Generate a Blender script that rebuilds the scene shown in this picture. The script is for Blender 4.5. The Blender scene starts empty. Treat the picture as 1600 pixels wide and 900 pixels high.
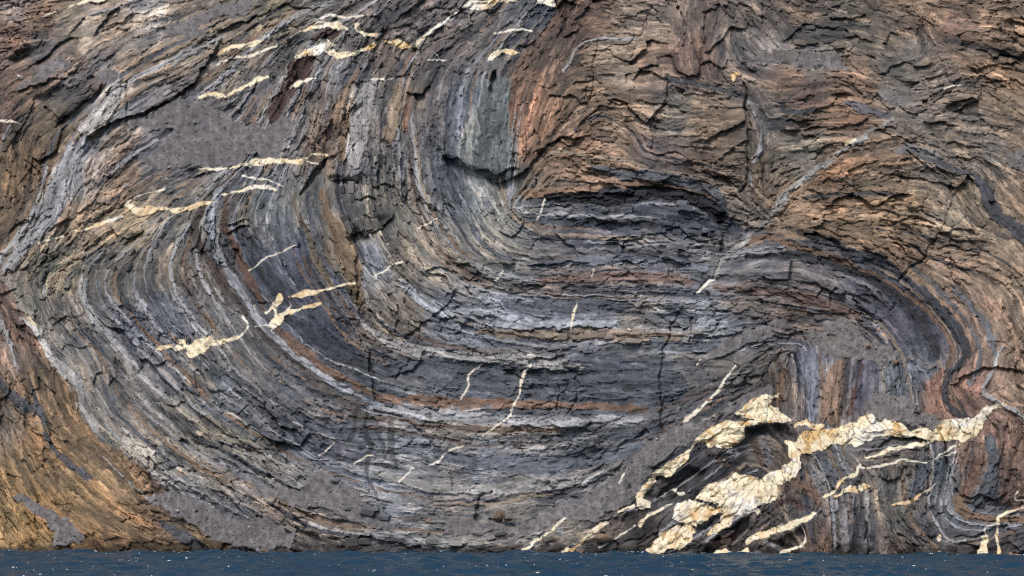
# Folded sea cliff with pale veins above dark blue water.
import bpy, bmesh, math, random
import numpy as np

# ------------------------------------------------------------------ camera, world, sun, exposure
sc = bpy.context.scene
CAM_Y, CAM_Z, FPX, HOR_V = -600.0, 14.0, 3000.0, 795.0      # camera place, focal length in photo pixels, horizon row
cam_data = bpy.data.cameras.new('camera')
cam = bpy.data.objects.new('camera', cam_data)
sc.collection.objects.link(cam)
cam.location = (0, CAM_Y, CAM_Z)
cam.rotation_euler = (math.radians(90), 0, 0)
cam_data.sensor_width = 36.0
cam_data.lens = 36.0 * FPX / 1600.0
cam_data.shift_y = (HOR_V - 450.0) / 1600.0
cam_data.clip_start = 1.0
cam_data.clip_end = 20000.0
sc.camera = cam

SUN_EL, SUN_AZ = math.radians(54), math.radians(-30)        # azimuth: from behind the camera, to its left
sun_dir = (math.cos(SUN_EL) * math.sin(SUN_AZ), -math.cos(SUN_EL) * math.cos(SUN_AZ), math.sin(SUN_EL))
w = bpy.data.worlds.new('World'); sc.world = w; w.use_nodes = True
nt = w.node_tree; nt.nodes.clear()
out = nt.nodes.new('ShaderNodeOutputWorld'); bg = nt.nodes.new('ShaderNodeBackground')
sky = nt.nodes.new('ShaderNodeTexSky'); sky.sky_type = 'NISHITA'; sky.sun_disc = False
sky.sun_elevation = SUN_EL
sky.sun_rotation = math.atan2(sun_dir[0], sun_dir[1])
sky.air_density = 1.0; sky.dust_density = 3.0; sky.ozone_density = 1.0
bg.inputs['Strength'].default_value = 0.15
nt.links.new(sky.outputs[0], bg.inputs[0]); nt.links.new(bg.outputs[0], out.inputs[0])
sun_l = bpy.data.lights.new('sun', 'SUN'); sun_l.energy = 1.7; sun_l.angle = math.radians(20)
sun_l.color = (1.0, 0.96, 0.91)
sun = bpy.data.objects.new('sun', sun_l); sc.collection.objects.link(sun)
from mathutils import Vector
sun.rotation_euler = Vector(sun_dir).to_track_quat('Z', 'Y').to_euler()
sun.location = (-200, -400, 400)
sc.view_settings.view_transform = 'Standard'; sc.view_settings.look = 'None'
sc.view_settings.gamma = 1.0; sc.view_settings.use_curve_mapping = False
sc.view_settings.exposure = 0.0
sc.cycles.use_denoising = False
sc.cycles.filter_width = 1.1
ALB = 1.0            # photo tone -> rock albedo

# ------------------------------------------------------------------ helpers
rng = np.random.default_rng(7); random.seed(7)
Q = 1.25; U0, V0 = -280.0, -200.0
NX, NY = 1728, 872
uu = (U0 + Q * np.arange(NX)).astype(np.float32); vv = (V0 + Q * np.arange(NY)).astype(np.float32)
UU, VV = np.meshgrid(uu, vv)
FX = np.fft.rfftfreq(NX).astype(np.float32)[None, :]; FY = np.fft.fftfreq(NY).astype(np.float32)[:, None]

def blur(a, sig):                     # gaussian, sigma in photo px
    s = sig / Q
    return np.fft.irfft2(np.fft.rfft2(a) * np.exp(-2 * (math.pi * s) ** 2 * (FX ** 2 + FY ** 2)), s=a.shape).astype(np.float32)
def noise(sig):                       # unit-variance smooth noise
    a = blur(rng.standard_normal((NY, NX)).astype(np.float32), sig)
    return (a - a.mean()) / a.std()
def lin(c):
    c = np.asarray(c, np.float32) / 255.0
    return np.where(c <= 0.04045, c / 12.92, ((c + 0.055) / 1.055) ** 2.4).astype(np.float32)
def sstep(a, b, x):
    t = np.clip((x - a) / (b - a), 0, 1); return t * t * (3 - 2 * t)

n_fine = noise(1.6); n_s = noise(4); n_m = noise(11); n_l = noise(32); n_xl = noise(90)
wu = (noise(3.5) * 1.3 + noise(10) * 1.8).astype(np.float32); wv = (noise(3.5) * 1.3 + noise(10) * 1.8).astype(np.float32)
WU, WV = UU + wu, VV + wv             # roughened coordinates for traced outlines
WU2, WV2 = UU + 0.5 * wu, VV + 0.5 * wv

def bbox(us, vs, m):
    i0 = max(0, int((min(us) - m - U0) / Q)); i1 = min(NX, int((max(us) + m - U0) / Q) + 2)
    j0 = max(0, int((min(vs) - m - V0) / Q)); j1 = min(NY, int((max(vs) + m - V0) / Q) + 2)
    return slice(j0, j1), slice(i0, i1)
def smooth_line(pts):                 # Catmull-Rom through rows of numbers
    p = np.asarray(pts, np.float32)
    if len(p) < 3: return p
    q = np.vstack([2 * p[0] - p[1], p, 2 * p[-1] - p[-2]]); o = []
    for k in range(1, len(q) - 2):
        for t in (0, 0.33, 0.66):
            a, b, c, d = q[k - 1], q[k], q[k + 1], q[k + 2]
            o.append(0.5 * (2 * b + (c - a) * t + (2 * a - 5 * b + 4 * c - d) * t * t + (3 * b - a - 3 * c + d) * t ** 3))
    o.append(p[-1]); return np.asarray(o, np.float32)
def strip_sd(pts, warp=1, smooth=True, margin=30):      # pts (u, v, width): value>0 inside, in px
    p = smooth_line(pts) if smooth else np.asarray(pts, np.float32)
    sl = bbox(p[:, 0], p[:, 1], margin + p[:, 2].max())
    X, Y = ((UU, VV), (WU, WV), (WU2, WV2))[warp]; X = X[sl]; Y = Y[sl]
    flip = -1.0 if p[-1, 0] < p[0, 0] else 1.0
    best = np.full(X.shape, -1e3, np.float32); side = np.zeros(X.shape, np.float32); bd = np.full(X.shape, 1e9, np.float32)
    for a, b in zip(p[:-1], p[1:]):
        dx, dy = b[0] - a[0], b[1] - a[1]; L2 = dx * dx + dy * dy + 1e-6
        t = np.clip(((X - a[0]) * dx + (Y - a[1]) * dy) / L2, 0, 1)
        d = np.hypot(X - a[0] - t * dx, Y - a[1] - t * dy)
        best = np.maximum(best, 0.5 * (a[2] + t * (b[2] - a[2])) - d)
        n = d < bd; bd = np.where(n, d, bd)
        s = (X - a[0]) * dy - (Y - a[1]) * dx
        side = np.where(n, flip * s, side)                     # >0: above the line
    return sl, best, bd, np.sign(side)
BM = 8
def poly_mask(pts, warp=1):
    p = np.asarray(pts, np.float32); sl = bbox(p[:, 0], p[:, 1], BM)
    X, Y = ((UU, VV), (WU, WV), (WU2, WV2))[warp]; X = X[sl]; Y = Y[sl]
    ins = np.zeros(X.shape, bool); n = len(p)
    for k in range(n):
        x1, y1 = p[k]; x2, y2 = p[(k + 1) % n]
        if y1 == y2: continue
        c = (y1 > Y) != (y2 > Y)
        ins ^= c & (X < (x2 - x1) * (Y - y1) / (y2 - y1) + x1)
    return sl, ins
def poly_soft(pts, sig, local=False):        # blurred polygon mask
    global BM
    BM = 8 + 3.2 * sig; sl, ins = poly_mask(pts); a = ins.astype(np.float32)
    r = np.arange(-int(3 * sig / Q) - 1, int(3 * sig / Q) + 2); g = np.exp(-.5 * (r * Q / sig) ** 2); g /= g.sum(); BM = 8
    for ax in (0, 1):
        pd = np.pad(a, [(len(r) // 2,) * 2 if k == ax else (0, 0) for k in (0, 1)], mode='edge'); b_ = np.zeros_like(a)
        for k in range(len(r)): b_ += g[k] * (pd[k:k + a.shape[0]] if ax == 0 else pd[:, k:k + a.shape[1]])
        a = b_
    if local: return sl, a
    o = np.zeros((NY, NX), np.float32); o[sl] = a; return o
def Z(ox, oy, s, pts):                # points read in an enlarged view of the photo
    return [(ox + s * p[0], oy + s * p[1]) + ((s * p[2],) if len(p) > 2 else ()) for p in pts]

# ------------------------------------------------------------------ what was read off the rock (photo pixels)
# directions of the bedding
FLOW = [
 [(200,160),(150,205),(110,250),(75,330),(20,410)], [(20,410),(4,440),(20,470),(45,500),(100,575),(130,650),(190,710),(260,765),(340,810),(430,850)],
 [(240,330),(170,370),(90,420),(70,450),(90,500),(150,560),(180,630),(250,700),(330,750),(420,790)],
 [(330,310),(290,340),(260,390),(250,440),(280,500)], [(200,360),(150,400),(140,450),(170,500),(220,570),(290,640),(380,700),(470,745)],
 [(250,440),(300,510),(370,590),(450,650),(540,690)], [(390,265),(340,305),(325,340),(340,400),(385,475),(430,535),(530,605),(640,640),(800,655),(1000,652)],
 [(450,240),(420,280),(400,310),(400,350),(430,420),(460,470)], [(490,240),(470,300),(480,360),(505,420),(530,470),(570,520),(640,560),(750,580),(900,590),(1040,600)],
 [(515,240),(508,300),(530,370),(555,440),(590,500),(650,535),(760,550)], [(560,250),(555,310),(570,370),(600,430),(650,470),(720,495),(850,505),(1000,500)],
 [(610,260),(620,330),(650,390),(700,430),(780,455),(900,455),(1080,455)], [(640,245),(655,320),(690,385),(740,425),(820,445)],
 [(735,265),(760,330),(800,380),(850,395)], [(775,285),(800,335),(840,365)], [(690,260),(710,330),(750,390),(830,415),(960,405),(1090,415)], [(500,60),(470,110),(440,180),(400,250)], [(560,60),(520,140),(500,230)],
 [(600,80),(570,150),(558,240)], [(660,90),(630,150),(625,230)], [(700,120),(690,180),(690,240)], [(770,110),(770,180),(765,240)],
 [(400,30),(440,0)], [(330,110),(400,60),(460,20)], [(480,50),(560,10)], [(620,50),(690,0)], [(700,70),(780,10)], [(780,100),(840,30)],
 [(330,160),(400,110)], [(380,200),(410,150)], [(210,240),(280,200)], [(250,280),(330,240)],
 [(20,60),(90,50)], [(40,110),(110,70)], [(60,190),(150,110)], [(20,180),(60,140)], [(180,140),(300,70)], [(220,150),(310,110)], [(150,40),(230,10)], [(260,60),(400,0)],
 [(20,230),(5,330)], [(40,230),(30,330)], [(70,270),(50,340)], [(110,260),(90,310)], [(0,370),(30,340)],
 [(160,300),(230,260)], [(10,500),(40,560),(60,640),(100,720),(180,790),(300,850)], [(10,700),(60,790),(130,850)], [(20,780),(80,850)], [(60,640),(110,720),(200,790)],
 [(420,780),(500,815),(600,830),(720,835),(840,835)], [(480,720),(560,745),(660,770),(800,775),(900,755),(1000,700)], [(560,690),(700,715),(840,722),(960,710),(1030,680)],
 [(580,660),(720,675),(860,680),(1000,672)], [(600,800),(720,810),(800,805)],
 [(840,312),(960,300),(1060,300),(1130,335)], [(860,250),(960,268),(1060,280),(1130,305)], [(820,340),(920,340),(1020,335),(1100,350)], [(830,380),(950,375),(1080,385)],
 [(790,330),(830,290),(860,250)], [(810,140),(800,220),(790,280)], [(850,60),(820,120)], [(900,20),(860,110),(830,200)], [(860,220),(900,170),(930,150)],
 [(930,10),(1010,20)], [(940,60),(1030,50)], [(930,100),(1030,80)], [(960,190),(990,210),(1000,240)], [(900,120),(960,130)], [(880,250),(990,255)],
 [(1070,10),(1080,80),(1090,120)], [(1120,30),(1110,90)], [(1160,20),(1190,60)], [(1050,150),(1160,170)], [(1060,200),(1160,190)], [(1010,220),(1100,240)],
 [(1170,150),(1190,200),(1190,280)], [(1200,200),(1260,190)], [(1180,250),(1230,240)], [(1180,300),(1200,330)],
 [(1215,325),(1260,285),(1310,245)], [(1200,20),(1230,60)], [(1240,50),(1330,50)], [(1240,80),(1340,75)], [(1320,30),(1380,45),(1430,75),(1420,100)], [(1450,40),(1455,70),(1440,90)],
 [(1380,90),(1440,100),(1480,90)], [(1220,110),(1320,120),(1400,160)], [(1240,150),(1300,140),(1380,160)], [(1220,180),(1260,170)], [(1300,200),(1370,200)], [(1360,130),(1440,140),(1500,120)],
 [(1450,60),(1530,90),(1600,110)], [(1480,20),(1590,30)], [(1500,110),(1560,120),(1600,150)], [(1400,190),(1480,210),(1560,230)], [(1450,170),(1520,170)], [(1530,180),(1600,200)],
 [(1300,270),(1400,260),(1480,270)], [(1240,310),(1330,300),(1440,310)], [(1240,350),(1340,350),(1440,370)], [(1320,370),(1400,400),(1450,430)], [(1280,340),(1400,330)],
 [(1420,230),(1480,260),(1520,275)], [(1525,278),(1550,325),(1600,370)], [(1490,290),(1520,340),(1580,390)], [(1500,370),(1560,370),(1600,400)], [(1470,400),(1540,410),(1590,440)],
 [(1160,380),(1210,368),(1300,385),(1385,415),(1435,450),(1492,512),(1508,545),(1490,578),(1478,612),(1490,645)], [(1430,400),(1500,450),(1545,510),(1556,570),(1530,610)],
 [(1150,420),(1230,400),(1320,420),(1400,465),(1450,520),(1465,555)], [(1110,450),(1240,458),(1330,490)], [(1110,480),(1220,490),(1300,500)], [(1570,480),(1600,560)], [(1540,560),(1590,540)],
 [(1100,510),(1180,500)], [(1090,540),(1150,540)], [(1060,560),(1140,570),(1200,550)], [(1080,620),(1150,590)], [(1040,690),(1120,640),(1190,600)],
 [(1210,580),(1212,650)], [(1270,560),(1270,650)], [(1310,570),(1300,650)], [(1350,570),(1340,640)], [(1400,570),(1410,620)], [(1440,570),(1460,640)], [(1490,600),(1530,640)], [(1550,620),(1590,640)],
 [(1550,680),(1550,730),(1525,790)], [(1580,680),(1570,760)], [(1510,690),(1500,740)], [(1490,790),(1540,808),(1600,812)], [(1480,740),(1470,790)], [(1440,710),(1440,780)],
 [(1270,690),(1300,750),(1310,790)], [(1230,720),(1240,780)], [(1310,780),(1310,860)], [(1355,770),(1358,860)], [(1370,740),(1390,810),(1450,862)], [(1400,740),(1420,820),(1470,855)], [(1430,790),(1460,840)],
 [(1480,860),(1600,830)], [(1350,700),(1420,700)], [(1210,780),(1230,830),(1260,860)], [(1260,780),(1270,860)], [(1100,720),(1180,690)], [(1130,730),(1160,700)], [(1050,760),(1110,720)], [(1040,830),(1110,770)], [(1150,840),(1200,800)],
 [(890,840),(960,820)], [(830,850),(930,845)], [(1160,690),(1220,720)],
 [(1620,300),(1700,420),(1720,600)], [(1620,60),(1800,120)], [(1650,700),(1800,720)], [(-60,440),(-160,430)], [(-40,200),(-60,350)], [(-40,560),(20,680),(60,780)], [(-100,700),(-40,840)], [(-60,60),(-200,100)],
 [(100,-40),(300,-80)], [(600,-40),(700,-120)], [(1000,-40),(1200,-60)], [(1400,-40),(1600,-50)],
]
# rock colour seen at places: u, v, r, g, b
COL = '''20 15 120 110 105;60 30 105 85 72;20 55 105 82 70;120 32 122 112 97;190 25 140 125 110;232 25 165 155 146;300 30 135 120 105;350 40 130 120 105;430 25 115 105 85;500 20 100 98 95;580 15 95 88 88;660 15 100 92 90;740 30 98 94 92;830 22 86 88 92;865 30 110 82 64;920 30 105 80 65;980 30 135 115 95;1040 30 140 120 105;1100 20 105 90 80;1150 25 100 92 85;1250 15 110 92 78;1300 45 92 87 80;1350 50 112 102 87;1450 20 122 99 78;1550 30 125 102 80;1500 45 125 95 80
20 100 95 80 70;60 82 85 80 78;100 110 120 108 100;150 110 125 110 98;220 100 127 112 98;280 80 125 115 100;330 90 110 105 100;380 90 110 105 98;440 70 105 100 92;500 110 105 105 108;600 90 105 95 88;650 110 108 100 95;700 70 100 92 90;760 60 92 90 88;800 75 100 98 96;825 90 115 85 65;880 75 98 80 68;960 90 130 112 92;1020 90 125 105 88;1080 90 120 92 80;1160 60 110 102 98;1210 80 118 112 108;1270 92 112 110 107;1230 122 125 100 80;1320 120 125 100 80;1400 110 105 98 88;1450 90 125 112 98;1540 80 128 105 82;1590 100 125 102 80
15 170 85 72 66;60 160 110 95 80;90 190 95 85 70;130 160 84 78 74;172 165 165 160 155;155 200 120 108 93;100 230 100 85 70;270 170 108 104 108;420 150 108 100 98;450 180 105 100 100;500 180 115 100 88;540 190 120 100 80;575 170 145 138 132;600 180 100 98 100;640 150 125 112 98;680 170 105 97 95;720 160 95 98 102;770 170 100 115 115;815 170 130 95 72;860 190 120 92 70;920 150 115 95 75;970 200 125 105 85;1060 190 118 112 100;1100 190 125 105 85;1140 200 112 95 78;1200 190 105 100 95;1250 150 100 80 70;1330 160 132 102 80;1420 180 115 105 95;1500 180 118 105 92;1580 190 130 110 88
30 260 105 88 68;60 260 95 78 62;100 290 150 148 148;150 250 130 125 122;190 270 137 112 90;240 240 105 103 108;330 230 105 103 108;440 230 115 108 108;500 230 120 100 82;560 250 125 118 118;600 260 108 106 100;660 250 95 95 95;700 270 85 88 92;760 230 118 122 112;800 272 85 82 75;830 230 120 92 72;900 240 125 100 78;960 250 130 105 85;1030 240 115 100 95;1100 260 115 95 80;1150 260 105 92 75;1200 260 110 98 82;1260 250 110 105 95;1300 270 127 100 75;1400 250 130 108 85;1450 240 115 105 92;1550 240 120 110 98;1590 260 120 100 82
20 340 100 85 70;60 330 140 135 130;30 400 122 112 102;110 340 120 105 90;150 350 130 115 98;200 345 135 120 95;250 350 125 120 112;290 350 105 100 92;370 320 105 98 88;410 310 95 98 98;440 350 100 105 108;480 320 105 105 98;560 330 95 95 92;600 320 105 100 88;650 320 115 108 95;690 320 95 100 105;740 310 105 110 112;790 350 125 125 118;850 340 95 98 100;900 360 84 86 92;960 360 74 78 86;1020 360 78 80 87;1080 350 72 76 84;1130 340 62 66 72;1180 320 125 110 95;1250 320 132 108 82;1350 310 128 106 80;1420 330 130 108 82;1480 340 147 130 108;1510 310 138 120 98;1590 300 130 108 85
60 400 105 100 88;100 420 110 105 90;150 420 105 100 92;200 420 100 95 88;250 420 110 102 92;300 420 105 98 90;350 440 104 92 82;410 420 72 78 90;450 400 80 86 98;490 440 70 74 84;530 400 118 105 88;580 410 125 128 132;630 400 130 118 100;690 420 135 125 110;740 410 120 115 105;800 430 115 112 105;860 440 110 98 92;950 440 112 102 98;1050 440 110 105 105;1120 420 98 98 98;1190 400 100 98 98;1270 410 88 86 90;1350 435 78 80 90;1440 415 130 108 88;1500 420 137 112 92;1580 430 132 112 90
15 480 105 85 75;50 515 117 90 75;70 470 125 118 105;110 490 110 105 100;160 500 110 108 106;220 510 105 106 112;280 490 108 110 118;350 510 100 98 98;410 530 95 90 85;460 510 74 80 92;520 520 66 72 86;590 500 120 110 98;640 490 117 105 90;700 490 135 135 137;780 490 125 130 137;850 490 120 125 132;930 490 110 112 118;1000 480 117 109 102;1040 500 110 112 115;1120 510 125 128 132;1160 470 112 100 92;1250 480 115 98 88;1300 500 105 102 100;1380 500 82 82 90;1440 500 72 74 86;1530 500 140 112 92;1590 500 140 115 92
20 560 115 95 82;60 600 122 98 72;100 630 125 98 70;140 600 125 118 107;180 600 110 105 100;240 590 108 106 108;310 600 112 105 95;360 610 110 112 116;420 600 100 98 98;470 620 92 92 95;530 610 85 88 92;600 570 78 82 88;640 555 95 95 95;700 590 85 92 102;760 600 82 90 102;820 550 120 118 118;870 590 80 85 92;960 610 92 98 105;1020 590 88 94 100;1090 600 95 92 92;1150 590 105 100 95;1220 600 112 95 78;1270 580 103 106 118;1310 600 122 100 80;1340 600 95 92 105;1400 600 85 92 100;1450 580 95 102 110;1470 610 137 98 78;1520 620 130 98 85;1580 600 132 108 90
15 670 110 98 85;60 690 130 102 70;120 700 130 102 70;30 740 132 108 75;190 690 122 115 106;240 660 118 112 105;300 680 115 110 100;380 690 112 108 98;440 680 95 95 98;500 690 95 96 102;560 680 90 92 98;630 680 125 128 132;700 670 125 120 114;760 660 118 118 118;830 670 115 110 110;900 690 110 108 106;970 680 98 98 100;1040 660 88 88 92;1150 730 60 58 60;1120 720 50 50 54;1180 700 82 78 76;1250 740 100 82 68;1300 720 98 98 98;1350 720 100 95 90;1420 720 95 88 82;1470 730 88 94 100;1510 710 115 90 78;1570 690 128 98 85;1580 735 118 92 78
40 800 152 120 72;120 780 135 108 72;200 800 128 102 72;260 790 112 88 68;290 820 110 92 68;330 740 115 112 108;390 760 115 112 112;430 740 112 110 108;440 820 112 105 100;520 830 107 99 93;560 790 108 104 104;600 760 135 137 140;660 740 130 130 130;700 770 128 122 118;760 740 115 118 125;850 740 110 115 122;800 780 120 112 102;700 840 125 120 112;760 850 108 100 94;880 770 100 97 99;900 840 115 108 98;960 850 92 82 74;1010 830 54 48 46;1060 810 92 88 86;1080 780 50 49 52;1150 850 74 67 64;1200 830 82 72 66;1250 800 74 70 70;1280 850 100 78 62;1310 800 105 98 95;1350 820 98 92 90;1400 800 105 98 85;1450 820 90 85 85;1490 790 92 95 95;1540 800 84 82 86;1580 850 82 78 82;1500 850 85 80 80;1420 850 92 78 68
-150 100 105 85 72;-150 350 105 88 70;-150 600 118 95 75;-150 800 140 112 74;1750 100 125 102 80;1750 350 130 108 86;1750 600 130 105 88;1750 800 85 80 82;300 -120 120 110 98;900 -120 110 90 76;1400 -120 120 100 80'''
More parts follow.
